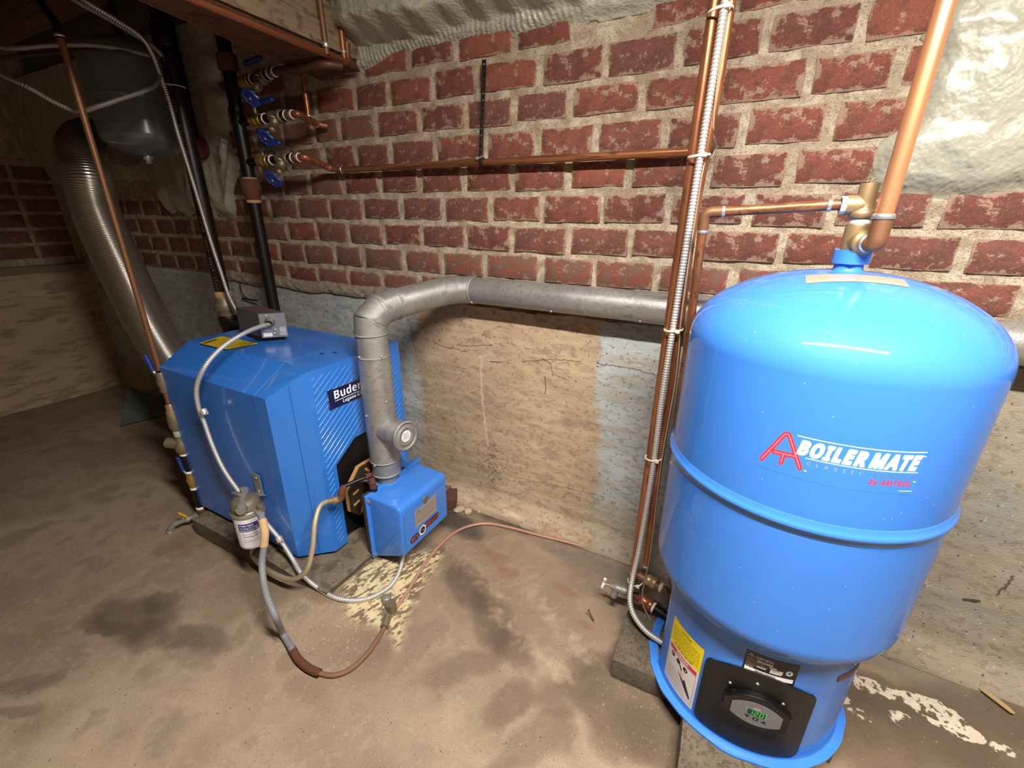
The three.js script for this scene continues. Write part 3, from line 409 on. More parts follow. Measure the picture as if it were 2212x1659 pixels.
    g.fillStyle = '#1b1816'; for (const [x, y] of [[80, 362], [160, 366], [250, 372]]) { g.beginPath(); g.ellipse(x, y, 26, 24, 0, 0, 7); g.fill(); } g.fillStyle = '#dcd7cf'; for (const [x, y] of [[74, 358], [256, 372]]) { g.beginPath(); g.ellipse(x, y, 8, 7, 0, 0, 7); g.fill(); }
    g.strokeStyle = '#1b1816'; g.lineWidth = 16; g.beginPath(); g.moveTo(170, 366); g.lineTo(215, 420); g.stroke(); g.fillStyle = '#e6bfae'; g.beginPath(); g.ellipse(222, 452, 24, 34, -0.3, 0, 7); g.fill();
    g.fillStyle = '#3a1822'; g.beginPath(); g.moveTo(168, 452); g.lineTo(250, 500); g.lineTo(262, 470); g.lineTo(344, 600); g.lineTo(340, 630); g.lineTo(240, 530); g.closePath(); g.fill();
    g.fillStyle = 'rgba(70,62,58,.7)'; for (let r = 0; r < 13; r++) { let x = 40; const y = 480 + r * 13; while (x < 150 + r * 12 && x < w - 60) { const l = rr(10, 34); g.fillRect(x, y, l, 3.4); x += l + 6; } }
  });
  part('caution_label', cylPatch(RS + 0.0006, -55.2, -27.8, 0.103, 0.327, 16), std(0xffffff, 0.45, 0, { map: caution }), heater, 'yellow and white caution label with a red danger band');
  const plate = canvasTexture(640, 360, (g, w, h) => {
    g.fillStyle = '#0d0d12'; g.fillRect(0, 0, w, h); g.strokeStyle = '#c9c9cc'; g.lineWidth = 7; g.lineJoin = 'round'; g.beginPath(); g.moveTo(34, 84); g.lineTo(66, 30); g.lineTo(104, 84); g.moveTo(52, 64); g.lineTo(92, 66); g.moveTo(76, 66); g.lineTo(76, 86); g.stroke();
    g.fillStyle = '#dcdcde'; g.font = 'bold 50px serif'; g.fillText('AMTROL', 118, 82); seed(72); for (const [n, y] of [[100, 114], [220, 144], [250, 174], [120, 204], [90, 238]]) for (let x = 28; x < 28 + n;) { const l = rr(10, 40); g.fillRect(x, y, l, 7); x += l + 6; }
    g.fillStyle = '#e6e4e0'; g.fillRect(150, 104, 190, 26); g.fillRect(300, 140, 90, 20); g.fillRect(160, 196, 110, 20); g.fillRect(320, 168, 150, 22); g.fillRect(320, 194, 150, 20); g.fillRect(320, 218, 140, 20); g.fillRect(24, 264, 590, 66);
    g.fillStyle = '#111'; seed(73); for (let x = 150; x < 400;) { const l = rr(2, 7); g.fillRect(x, 276, l, 38); x += l + rr(2, 6); } g.fillRect(345, 176, 70, 6); g.fillRect(190, 114, 70, 7);
    g.fillStyle = '#9a9ca8'; g.beginPath(); g.arc(545, 170, 46, 0, 7); g.fill(); g.fillStyle = '#e8e8ee'; g.beginPath(); g.arc(545, 170, 36, 0, 7); g.fill(); g.fillStyle = '#1c2252'; g.beginPath(); for (let k = 0; k < 10; k++) { const a = k * Math.PI / 5 - Math.PI / 2, r = k % 2 ? 12 : 32; g[k ? 'lineTo' : 'moveTo'](545 + Math.cos(a) * r, 170 + Math.sin(a) * r); } g.fill();
  });
  part('name_plate', cylPatch(RS + 0.0006, -7, 19.3, 0.346, 0.411, 16), phys(0xffffff, 0.35, 0, { map: plate }), heater, 'black and silver rating plate with a bar code');
  part('badge', cylPatch(RS, 44, 63, 0.352, 0.369, 8, 0, 0, 0.002), std(0x7a5a40, 0.4, 0.7), heater, 'narrow bare metal badge');
  // control panel
  const pnl = part('control_panel', cylPatch(RS, -25.6, 33.4, 0.1, 0.323, 40, 0.034, 0.018, 0.005), std(0x0a0a0b, 0.45, 0, { bumpMap: bumpAt(2, 2), bumpScale: 0.0003 }), heater, 'black control panel');
  const onP = (t, y, d) => V(AX + Math.sin(t * rad) * (RS + d), y, AZ + Math.cos(t * rad) * (RS + d)), out = (t) => V(Math.sin(t * rad), 0, Math.cos(t * rad));
  for (const [t, y] of [[-10.5, 0.29], [16.5, 0.288], [-11.5, 0.212], [15, 0.205], [2, 0.327]]) part('screw', turned(onP(t, y, 0.004), out(t), [[0.0038, 0], [0.0038, 0.002], [0.0022, 0.0034], [0, 0.0036]], 12), M.steel, pnl);
  const T0 = 4.3, D = out(T0), E1 = V(Math.cos(T0 * rad), 0, -Math.sin(T0 * rad)), C0 = onP(T0, 0.2495, 0.0055);
  const place = (g) => g.applyMatrix4(new THREE.Matrix4().makeBasis(E1, UP, D).setPosition(C0));
  const lens = (w, hh, cut) => { const s = new THREE.Shape(); s.moveTo(-w, -cut); s.lineTo(-w, cut); s.quadraticCurveTo(0, hh * 2 - cut, w, cut); s.lineTo(w, -cut); s.quadraticCurveTo(0, -(hh * 2 - cut), -w, -cut); return s; };
  const bez = part('display_bezel', place(new THREE.ExtrudeGeometry(lens(0.066, 0.047, 0.022), { depth: 0.012, bevelEnabled: true, bevelSize: 0.004, bevelThickness: 0.003, bevelSegments: 3, curveSegments: 20 })), M.blackGloss, pnl);
  const face = canvasTexture(512, 340, (g, w, h) => { g.fillStyle = '#6c6e70'; g.fillRect(0, 0, w, h); g.fillStyle = '#b8404a'; g.beginPath(); g.moveTo(230, 72); g.lineTo(256, 30); g.lineTo(284, 72); g.lineTo(268, 72); g.lineTo(256, 50); g.lineTo(244, 72); g.fill(); g.fillStyle = '#e6e6e6'; g.font = 'bold 18px sans-serif'; g.textAlign = 'center'; g.fillText('AMTROL', 256, 94); g.fillStyle = '#151515'; g.beginPath(); g.moveTo(150, 222); g.lineTo(208, 222); g.lineTo(179, 268); g.fill(); g.beginPath(); g.moveTo(320, 268); g.lineTo(378, 268); g.lineTo(349, 222); g.fill(); g.fillRect(236, 222, 56, 46); g.fillStyle = '#9a9a9a'; g.fillRect(252, 240, 24, 12); });
  const fs = new THREE.ShapeGeometry(lens(0.053, 0.037, 0.018), 20); { const p = fs.attributes.position, u = fs.attributes.uv; for (let i = 0; i < p.count; i++) u.setXY(i, p.getX(i) / 0.108 + 0.5, p.getY(i) / 0.0718 + 0.5); }
  part('face_plate', place(fs.translate(0, 0, 0.0157)), std(0xffffff, 0.45, 0, { map: face }), bez, 'grey face plate with three button marks');
  const led = canvasTexture(320, 160, (g, w, h) => { g.fillStyle = '#0d3a1e'; g.fillRect(0, 0, w, h); g.strokeStyle = '#c8e8c8'; g.lineWidth = 6; g.strokeRect(3, 3, w - 6, h - 6); g.strokeStyle = '#4dff58'; g.lineWidth = 11; g.lineCap = 'round'; const seg = (x, on) => { const A = { a: [x + 8, 34, x + 50, 34], b: [x + 54, 40, x + 52, 76], c: [x + 50, 86, x + 48, 122], d: [x + 2, 128, x + 44, 128], e: [x, 86, x - 2, 122], f: [x + 4, 40, x + 2, 76], g: [x + 6, 81, x + 46, 81] }; for (const k of on) { g.beginPath(); g.moveTo(A[k][0], A[k][1]); g.lineTo(A[k][2], A[k][3]); g.stroke(); } }; seg(50, 'bc'); seg(136, 'abged'); seg(222, 'abcdef'); });
  part('led_display', place(box(-0.0205, 0.0205, -0.007, 0.0135, 0.0152, 0.0168)), new THREE.MeshStandardMaterial({ color: 0x111111, roughness: 0.4, emissive: 0xffffff, emissiveMap: led, emissiveIntensity: 0.8 }), bez, 'small green display reading 120');
}
// the two fittings standing on its neck
const tee = thing('brass_tee', 'tarnished brass tee on top of the blue water heater', 'pipe fitting');
{
  part('body', turned(V(AX, 1.276, AZ), UP, [[0.019, 0], [0.0225, 0.004], [0.0225, 0.052], [0.0195, 0.056]], 24), M.brass, tee);
  part('side_branch', turned(V(AX, 1.298, AZ), V(0.35, -0.02, 0.8), [[0.021, 0], [0.021, 0.022], [0.023, 0.024], [0.023, 0.032], [0.017, 0.033], [0.017, 0.038]], 24), M.brass, tee);
  part('tape_band', turned(V(AX, 1.331, AZ), UP, [[0.018, 0], [0.018, 0.009]], 20), M.tape, tee, 'white thread tape');
}
const relief = thing('relief_valve', 'small brass relief valve with open top above the tee', 'valve');
{
  const b = V(AX - 0.001, 1.34, AZ), side = V(-1, 0, 0.05);
  part('base_collar', turned(b, UP, [[0.016, 0], [0.0215, 0.002], [0.0225, 0.008], [0.0225, 0.013], [0.02, 0.015], [0.0165, 0.02], [0.0165, 0.03]], 24), M.brass, relief);
  part('bonnet', turned(b.clone().add(V(0, 0.022, 0)), UP, [[0.013, 0], [0.0158, 0.006], [0.0158, 0.042], [0.0138, 0.042], [0.0134, 0.036], [0, 0.036]], 24), M.brass, relief);
  part('lever', [box(-0.003, 0.003, 0, 0.012, -0.012, 0.012).translate(b.x, b.y + 0.058, b.z), rod(b.clone().add(V(-0.006, 0.066, 0)), b.clone().add(V(0.006, 0.072, 0)), 0.0022, 8)], M.brassOld, relief);
  part('outlet', turned(b.clone().add(V(0, 0.025, 0)), side, [[0.016, 0], [0.0185, 0.012], [0.0185, 0.03], [0.015, 0.03]], 24), M.brass, relief);
  part('tape_band', turned(b.clone().addScaledVector(side, 0.03).add(V(0, 0.025, 0)), side, [[0.0165, 0], [0.0168, 0.009], [0.014, 0.009]], 20), M.tape, relief, 'white thread tape');
}
// discharge pipe of the relief valve
{
  const a = V(AX - 0.04, 1.366, AZ + 0.002), e = V(-0.128, 1.35, 0.4), o = thing('discharge_pipe', 'thin copper pipe running from the relief valve and turning down behind the blue tank', 'pipe');
  const c = V(-0.128, 0.75, 0.3); 
  part('pipe_run', bentPipe([a, e.clone().add(V(0.03, 0.002, 0))], 0.0103), M.copper, o);
  part('elbow', bentPipe([e.clone().add(V(0.034, 0.002, 0)), e, e.clone().add(V(0, -0.036, -0.004))], 0.0122, 0.024), M.copperDull, o);
  part('pipe_drop', rod(e.clone().add(V(0, -0.03, -0.003)), c, 0.0103, 16), M.copper, o);
  for (const [p, d] of [[e.clone().add(V(0.034, 0.002, 0)), V(1, 0.05, 0)], [e.clone().add(V(0, -0.036, -0.004)), V(0, -1, -0.15)], [V(AX - 0.062, 1.365, AZ + 0.002), V(1, 0, 0)]]) part('solder_ring', turned(p, d, [[0.011, 0], [0.0126, 0.002], [0.0122, 0.006], [0.0106, 0.008]], 18), M.solder, o);
}
// hot water riser
{
  const s = V(AX, 1.298, AZ), d = V(0.35, -0.02, 0.8).normalize(), a = s.clone().addScaledVector(d, 0.036), o = thing('copper_riser', 'thick bright copper pipe rising from the water heater fitting to the ceiling', 'pipe');
  const top = V(0.192, 2.3, 0.436), k = V(0.186, 1.297, 0.455);
  part('elbow', bentPipe([a, k, V(0.186, 1.345, 0.454)], 0.0165, 0.026), M.copperDull, o);
  part('pipe_run', rod(V(0.186, 1.34, 0.454), top, 0.0146, 20), M.copperBright, o);
  part('solder_ring', turned(V(0.186, 1.34, 0.454), UP, [[0.0148, 0], [0.0182, 0.001], [0.0178, 0.008], [0.0152, 0.01]], 20), M.solder, o); part('solder_ring', turned(a, d, [[0.0146, 0], [0.0182, 0.001], [0.0176, 0.006], [0.015, 0.008]], 20), M.solder, o);
}
// concrete blocks under the tank's rim
const blockMap = pixelTexture(256, 256, (i, j) => { const n = fbm(i / 40, j / 40, 5, 221), g = hash(i, j, 222), q = fbm(i / 8, j / 8, 3, 223); let c = mixc([112, 98, 80], [142, 126, 104], n); c = mixc(c, [82, 72, 60], sm(0.52, 0.7, q) * 0.6); return g > 0.985 ? [180, 165, 142] : g < 0.01 ? [56, 46, 38] : c; });
const blockMat = std(0xffffff, 0.95, 0, { map: blockMap, bumpMap: bumpAt(3, 3), bumpScale: 0.003 });
function roughBlock(name, label, cx, cz, w, h, d, turn, chip, group) {
  const g = new THREE.BoxGeometry(w, h, d, 10, 4, 10), p = g.attributes.position;
  for (let i = 0; i < p.count; i++) { const x = p.getX(i), y = p.getY(i), z = p.getZ(i), ex = Math.abs(x) / (w / 2), ey = Math.abs(y) / (h / 2), ez = Math.abs(z) / (d / 2), edge = (ex > 0.95) + (ey > 0.95) + (ez > 0.95); const k = edge > 1 ? 1 - chip * (0.4 + noise(x * 40 + cx * 9, z * 40 + y * 50, 231)) : 1 - chip * 0.25 * noise(x * 30, z * 30 + y * 20, 232); p.setXYZ(i, x * k, y * (y > 0 ? mix(1, k, 0.5) : 1), z * k); }
  g.computeVertexNormals(); const m = part(name, g, blockMat); m.position.set(cx, h / 2 + 0.001, cz); m.rotation.y = turn; return tag(m, label, 'block', group);
}

// ------------------------------------------------------------------ boiler on its slab
const slabTop = 0.09;
{
  const g = new THREE.BoxGeometry(0.86, slabTop, 0.76, 30, 4, 24), p = g.attributes.position;
  for (let i = 0; i < p.count; i++) { const x = p.getX(i), y = p.getY(i), z = p.getZ(i); let k = 0; if (y > 0.03) k = (Math.abs(x) > 0.41 || Math.abs(z) > 0.36) ? -0.012 * noise(x * 30 + 5, z * 30, 241) : 0; p.setXYZ(i, x * (1 - 0.012 * noise(z * 20, y * 50, 242)) , y + k, z * (1 - 0.012 * noise(x * 20, y * 50, 243))); }
  g.computeVertexNormals(); const m = part('boiler_slab', g, std(0xffffff, 0.95, 0, { map: blockMap, bumpMap: bumpAt(6, 6), bumpScale: 0.003 })); m.position.set(-1.575, slabTop / 2 - 0.002, 0.425); tag(m, 'low rough concrete slab under the blue boiler', 'slab');
}
const boilerMap = pixelTexture(512, 512, (i, j) => { const n = fbm(i / 80, j / 80, 4, 251), s = hash(i, j, 253); let c = mixc([46, 116, 204], [42, 110, 198], n); if (s > 0.9992) c = [150, 180, 210]; return c; });
const boilerBlue = phys(0xffffff, 0.36, 0, { map: boilerMap, clearcoat: 0.5, clearcoatRoughness: 0.07 }), boilerPlain = phys(0x2d74cb, 0.36, 0, { clearcoat: 0.5, clearcoatRoughness: 0.07 });
const boiler = thing('boiler', 'blue steel cased heating boiler with a ribbed front and dark brand plaque', 'boiler');
const bz0 = 0.115, bz1 = 0.745, bzc = 0.43, by0 = 0.112, by1 = 0.765, by2 = 0.845, bxs = -1.418, bxb = -2.03;
{
  const mir = (p) => V(p.x, p.y, 2 * bzc - p.z), S = (x, y, z) => V(x, y, z);
  const body = (x0, x1) => { const a = (x) => [S(x, by0, bz1), S(x, by1, bz1), S(x, by2, 0.612), mir(S(x, by2, 0.612)), mir(S(x, by1, bz1)), mir(S(x, by0, bz1))]; const A = a(x0), B = a(x1), q = []; for (let i = 0; i < 5; i++) q.push([A[i], B[i], B[i + 1], A[i + 1]]); q.push([...A].reverse(), B); return facets(q); };
  part('jacket', body(bxb, bxs - 0.002), boilerBlue, boiler);
  // front hood: bevelled corners run into a flat ribbed face with an arched opening for the burner
  const fx = -1.262, F0 = S(fx, by0 - 0.006, 0.655), F1 = S(fx, 0.847, 0.655), A0 = S(-1.365, by0 - 0.006, bz1 + 0.002), A1 = S(-1.362, 0.767, bz1 + 0.002), S0 = S(bxs, by0 - 0.006, bz1 + 0.002), S1 = S(bxs, 0.767, bz1 + 0.002), S2 = S(bxs, 0.848, 0.612);
  const sideQ = [[S0, A0, A1, S1], [A0, F0, F1, A1], [S1, A1, F1, S2]], q = [...sideQ, ...sideQ.map((l) => l.map(mir)), [S2, F1, mir(F1), mir(S2)]];
  part('front_hood', facets(q), boilerPlain, boiler);
  part('hood_seam', facets([[S(bxs - 0.003, by0, bz1 + 0.0025), S(bxs, by0, bz1 + 0.0025), S(bxs, 0.767, bz1 + 0.0025), S(bxs - 0.003, 0.767, bz1 + 0.0025)], [S(bxs - 0.003, 0.767, bz1 + 0.0025), S(bxs, 0.767, bz1 + 0.0025), S(bxs, 0.849, 0.612), S(bxs - 0.003, 0.849, 0.612)], [S(bxs - 0.003, 0.849, 0.612), S(bxs, 0.849, 0.612), S(bxs, 0.849, 0.248), S(bxs - 0.003, 0.849, 0.248)]]), phys(0x5a9be0, 0.3, 0), boiler);
  const fold = (t, y0, y1) => { const l = F0.clone().lerp(A0, t), h = F1.clone().lerp(A1, t); return [l, h]; };
  { const [a, b] = fold(0.42); part('fold_line', rod(a.clone().add(V(0.0004, 0.004, 0.0004)), b.clone().add(V(0.0004, -0.004, 0.0004)), 0.0012, 6), phys(0x1d58a6, 0.4), boiler); }
  const sh = new THREE.Shape(); sh.moveTo(-0.655, by0 - 0.006); sh.lineTo(-0.655, 0.847); sh.lineTo(-0.205, 0.847); sh.lineTo(-0.205, by0 - 0.006); sh.lineTo(-0.268, by0 - 0.006); sh.lineTo(-0.268, 0.46); sh.lineTo(-0.37, 0.53); sh.lineTo(-0.49, 0.53); sh.lineTo(-0.592, 0.46); sh.lineTo(-0.592, by0 - 0.006); sh.closePath();
  const toFront = (g) => g.applyMatrix4(new THREE.Matrix4().makeBasis(V(0, 0, -1), UP, V(1, 0, 0)));      // shape x -> -z, y up, depth -> +x... (x given as -z)
  const front = toFront(new THREE.ExtrudeGeometry(sh, { depth: 0.012, bevelEnabled: false })).translate(fx - 0.012, 0, 0);
  const fm = part('front_panel', front, boilerPlain, boiler);
  // diagonal ribs
  const zmax = 0.636, zmin = 0.228, slope = 0.74;
  for (let k = -18; k < 30; k++) {
    const y0 = 0.125 + k * 0.0245; const pts = []; const steps = 60; let run = [];
    const runs = []; for (let i = 0; i <= steps; i++) { const z = mix(zmax, zmin, i / steps), y = y0 + (zmax - z) * slope, inHole = z < 0.604 && z > 0.256 && y < 0.54 - Math.max(0, Math.abs(z - bzc) - 0.06) * 0.68, ok = y > 0.13 && y < 0.826 && !inHole; if (ok) run.push(V(fx, y, z)); else { if (run.length > 2) runs.push(run); run = []; } } if (run.length > 2) runs.push(run);
    for (const r of runs) part('rib', rod(r[0], r[r.length - 1], 0.0026, 6), boilerPlain, fm);
  }
  const plaque = canvasTexture(640, 200, (g, w, h) => { g.fillStyle = '#121c40'; g.fillRect(0, 0, w, h); g.fillStyle = '#eceef2'; g.save(); g.transform(1, 0, -0.02, 1, 0, 0); g.font = 'bold 124px sans-serif'; g.fillText('Buderus', 60, 110); g.restore(); g.fillRect(70, 128, 560, 7); g.font = 'bold 50px sans-serif'; g.fillText('Logano G115', 160, 180); });
  const pq = toFront(new THREE.BoxGeometry(0.235, 0.071, 0.004)); part('brand_plaque', pq.translate(fx + 0.005, 0.722, 0.586 - 0.1175), phys(0xffffff, 0.35, 0, { map: plaque }), boiler, 'dark blue plaque reading Buderus Logano G115');
  part('burner_plate', toFront((() => { const s = new THREE.Shape(); s.moveTo(-0.588, by0); s.lineTo(-0.588, 0.458); s.lineTo(-0.489, 0.527); s.lineTo(-0.371, 0.527); s.lineTo(-0.272, 0.458); s.lineTo(-0.272, by0); s.closePath(); return new THREE.ExtrudeGeometry(s, { depth: 0.02, bevelEnabled: false }); })()).translate(fx - 0.05, 0, 0), M.black, boiler);
  part('base_frame', box(bxb + 0.04, -1.33, slabTop - 0.002, by0 + 0.004, bz0 + 0.03, bz1 - 0.03), M.black, boiler);
  // vents on top, yellow notice
  part('vent_slot', box(-1.395, -1.383, 0.846, 0.8485, 0.475, 0.487), M.black, boiler); part('vent_slot', box(-1.365, -1.353, 0.846, 0.8485, 0.44, 0.452), M.black, boiler);
  const yl = canvasTexture(256, 160, (g, w, h) => { g.fillStyle = '#d6b81c'; g.fillRect(0, 0, w, h); seed(75); g.fillStyle = 'rgba(60,48,8,.7)'; g.fillRect(10, 8, 150, 16); for (let r = 0; r < 7; r++) { let x = 14; while (x < w - 30) { const l = rr(10, 34); g.fillRect(x, 38 + r * 16, l, 5); x += l + 6; } } });
  const yq = [onY(430, 741, 0.848), onY(478, 726, 0.848), onY(559, 742, 0.848), onY(488, 755, 0.848)]; const yg = facets([yq]); { const u = yg.attributes.uv; const m = [[0, 1], [1, 1], [1, 0], [0, 0]]; [0, 1, 2, 0, 2, 3].forEach((k, i) => u.setXY(i, ...m[k])); }
  part('notice_label', yg, std(0xffffff, 0.55, 0, { map: yl }), boiler, 'yellow printed notice');
}
// aquastat control box on top
{
  const o = thing('control_box', 'grey metal control box on top of the blue boiler', 'control box'), y0 = 0.868, y1 = 0.975;
  const fl = onY(567, 729, y0), fr = onY(622, 725, y0), bl = onY(519, 712, y0); const dx = fr.clone().sub(fl), back = bl.clone().sub(fl), br = fr.clone().add(back), up = V(0, 0.098, 0);
  const c = [fl, fr, br, bl], t = c.map((p) => p.clone().add(up));
  part('case', facets([[c[0], c[1], t[1], t[0]], [c[1], c[2], t[2], t[1]], [c[2], c[3], t[3], t[2]], [c[3], c[0], t[0], t[3]], t, c]), std(0x56575a, 0.5, 0.3), o);
  const n = V(0, 1, 0).cross(dx).normalize().multiplyScalar(-1); const out = n.dot(EYE.clone().sub(fl)) > 0 ? n : n.multiplyScalar(-1); const f = (u, v, d) => fl.clone().addScaledVector(dx, u).addScaledVector(up, v).addScaledVector(out, d);
  const panel = facets([[f(0, -0.02, 0.003), f(1.02, -0.02, 0.003), f(1.02, 0.98, 0.003), f(0.02, 0.98, 0.003)]]); part('front_cover', panel, std(0x9a9ca2, 0.35, 0.6), o);
  part('sticker', facets([[f(0.07, 0.03, 0.004), f(0.42, 0.03, 0.004), f(0.42, 0.18, 0.004), f(0.07, 0.18, 0.004)]]), M.white, o, 'small white sticker');
  for (const [u, v] of [[0.5, 0.14], [0.56, 0.3], [0.3, 0.9], [0.82, 0.22]]) part('screw', turned(f(u, v, 0.003), out, [[0.004, 0], [0.004, 0.002], [0, 0.003]], 10), M.steel, o);
  part('conduit_fitting', turned(f(0.42, 0.66, 0.002), out, [[0.02, 0], [0.02, 0.006], [0.014, 0.008], [0.014, 0.03], [0.011, 0.034]], 16), M.steelDull, o);
  part('outlet_plate', facets([[f(0.72, 0.05, 0.005), f(0.98, 0.05, 0.005), f(0.98, 0.4, 0.005), f(0.72, 0.4, 0.005)]]), M.zinc, o);
  part('mount_bracket', facets([[c[0].clone().add(V(0, -0.018, 0)).addScaledVector(back, 0.15), c[1].clone().add(V(0, -0.018, 0)).addScaledVector(back, 0.15), c[1].clone().addScaledVector(back, 0.15), c[0].clone().addScaledVector(back, 0.15)], [c[3].clone().add(V(0, -0.018, 0)), c[0].clone().add(V(0, -0.018, 0)).addScaledVector(back, 0.15), c[0].clone().addScaledVector(back, 0.15), c[3]]]), M.blackIron, o);
  part('cover_print', facets([[t[1].clone().lerp(t[2], 0.3).lerp(t[3], 0.1).add(V(0, 0.0008, 0)), t[1].clone().lerp(t[2], 0.5).lerp(t[3], 0.1).add(V(0, 0.0008, 0)), t[0].clone().lerp(t[3], 0.5).lerp(t[2], 0.2).add(V(0, 0.0008, 0)), t[0].clone().lerp(t[3], 0.3).lerp(t[2], 0.2).add(V(0, 0.0008, 0))]]), std(0x8c2f2c, 0.6), o);
}
// oil burner
const burner = thing('oil_burner', 'blue oil burner with badges, bolted to the front of the boiler', 'burner');
const bcx = -1.152, bcz = 0.452;
{
  // cover: a box with soft edges whose underside slopes up to the front
  const xb = -1.122, xf = -0.985, z0 = 0.303, z1 = 0.578, yt = 0.35;
  const s = new THREE.Shape(); s.moveTo(xb, 0.086); s.lineTo(xf - 0.012, 0.14); s.quadraticCurveTo(xf, 0.143, xf, 0.156); s.lineTo(xf, yt - 0.022); s.quadraticCurveTo(xf, yt - 0.004, xf - 0.02, yt - 0.004); s.lineTo(xb, yt); s.closePath();
  const cover = new THREE.ExtrudeGeometry(s, { depth: z1 - z0 - 0.016, bevelEnabled: true, bevelSize: 0.008, bevelThickness: 0.008, bevelSegments: 3 }).translate(0, 0, z0 + 0.008);
  part('cover', toCreasedNormals(cover, 0.6), plainBlue, burner);
  part('cover_flange', box(xb - 0.02, xb - 0.006, 0.072, yt + 0.012, z0 - 0.012, z1 + 0.012, 0.005), plainBlue, burner);
  part('gasket_plate', box(xb - 0.045, xb - 0.02, 0.08, yt + 0.004, z0 - 0.006, z1 + 0.006, 0.01), M.gasket, burner);
  for (const [y, z] of [[yt - 0.012, z1 + 0.003], [0.09, z1 + 0.003], [yt - 0.012, z0 - 0.002]]) part('bolt', hexNut(V(xb - 0.006, y, z), V(1, 0, 0), 0.008, 0.007), M.steelDull, burner);
  part('collar', turned(V(bcx, yt - 0.006, bcz), UP, [[0.066, 0], [0.058, 0.006], [0.05, 0.012], [0.046, 0.016]], 36), plainBlue, burner);
  part('latch_bar', box(xb - 0.03, xb + 0.0, yt + 0.004, yt + 0.018, z0 - 0.02, z0 + 0.06, 0.004), plainBlue, burner);
  // badges on the front
  const badge = canvasTexture(640, 400, (g, w, h) => {
    g.fillStyle = '#3b7cd4'; g.fillRect(0, 0, w, h); g.fillStyle = '#8f8b86'; g.fillRect(150, 44, 330, 190); g.strokeStyle = '#c08a62'; g.lineWidth = 8; for (const y of [66, 158, 220]) { g.beginPath(); g.moveTo(y === 66 ? 380 : 168, y); g.lineTo(462, y - 2); g.stroke(); } g.fillStyle = 'rgba(50,46,44,.7)'; seed(77); for (let r = 0; r < 8; r++) { let x = 172; while (x < 440) { const l = rr(8, 30); g.fillRect(x, 86 + r * 16, l, 4); x += l + 8; } }
    g.strokeStyle = '#222'; g.lineWidth = 5; g.beginPath(); g.moveTo(176, 94); g.lineTo(205, 62); g.lineTo(214, 92); g.lineTo(240, 76); g.stroke();
    g.fillStyle = '#15100f'; g.beginPath(); g.roundRect(60, 290, 130, 70, 34); g.fill(); g.beginPath(); g.roundRect(240, 262, 270, 70, 34); g.fill(); g.fillStyle = '#f2eee8'; g.beginPath(); g.arc(246, 312, 50, 0, 7); g.fill(); g.fillStyle = '#15100f'; g.beginPath(); g.arc(246, 312, 36, 0, 7); g.fill(); g.fillStyle = '#e0503a'; g.font = 'bold 26px sans-serif'; g.textAlign = 'center'; g.fillText('40', 248, 322); g.font = 'bold 56px serif'; g.fillText('BF3', 125, 346); g.fillText('RIELLO', 395, 317);
  });
  const bp = new THREE.PlaneGeometry(0.25, 0.165).applyMatrix4(new THREE.Matrix4().makeBasis(V(0, 0, -1), UP, V(1, 0, 0))).translate(xf + 0.0012 + 0.008 * 0, 0.234, 0.44); part('badge_panel', bp.translate(0.0085, 0, 0), phys(0xffffff, 0.3, 0, { map: badge, clearcoat: 0.3 }), burner, 'front print with BF3 and RIELLO badges');
  part('reset_cap', turned(V(xf + 0.009, 0.312, 0.44), V(1, 0, 0), [[0.015, 0], [0.015, 0.003], [0.009, 0.004], [0.008, 0.002], [0, 0.003]], 20), M.brassOld, burner);
  // throat, insulated flange with slots, bolts
  part('throat', rod(V(-1.25, 0.255, 0.43), V(xb - 0.05, 0.255, 0.43), 0.062, 28), M.steelDull, burner); part('throat_ring', turned(V(xb - 0.06, 0.255, 0.43), V(1, 0, 0), [[0.07, -0.02], [0.07, 0]], 28), M.steelDull, burner);
  const fl = new THREE.Shape(); for (let k = 0; k < 8; k++) { const a = (k + 0.5) * Math.PI / 4, r = 0.128; fl[k ? 'lineTo' : 'moveTo'](Math.cos(a) * r, Math.sin(a) * r); } fl.closePath();
  const toX = (g) => g.applyMatrix4(new THREE.Matrix4().makeBasis(V(0, 0, -1), UP, V(1, 0, 0)));
  part('insulation_board', toX(new THREE.ExtrudeGeometry(fl, { depth: 0.018, bevelEnabled: false })).translate(-1.262, 0.292, 0.456), std(0xb58550, 0.85), burner);
  part('mounting_flange', toX(new THREE.ExtrudeGeometry(fl, { depth: 0.006, bevelEnabled: true, bevelSize: -0.004, bevelThickness: 0.002, bevelSegments: 1 })).translate(-1.242, 0.292, 0.456), std(0x3b2e22, 0.6, 0.4), burner);
  for (let k = 0; k < 12; k++) { const a = k * Math.PI / 6 + 0.2, r = 0.094, g = new THREE.CapsuleGeometry(0.006, 0.022, 4, 8).rotateZ(a + Math.PI / 2 + (k % 2) * 0.5); part('slot', toX(g.scale(1, 1, 0.5).translate(Math.cos(a) * r, Math.sin(a) * r, 0)).translate(-1.2325, 0.292, 0.456), std(0xa87848, 0.8), burner); }
  for (const a of [0.9, 2.2, 3.9, 5.4]) { const p = V(-1.232, 0.292 + Math.sin(a) * 0.078, 0.456 - Math.cos(a) * 0.078); part('bolt', merge(hexNut(p, V(1, 0, 0), 0.011, 0.01), rod(p, p.clone().add(V(0.024, 0, 0)), 0.005, 10)), M.steel, burner); }
  // oil tube with elbows on the near side
  const e1 = onZ(802, 1026, 0.53), e0 = onZ(740, 1052, 0.625), e2 = onZ(805, 1046, 0.54);
  part('oil_tube', tube([e1.clone().add(V(0.01, 0, 0)), e1.clone().lerp(e0, 0.3), e0.clone().lerp(e1, 0.2), e0], 0.008), M.blackIron, burner);
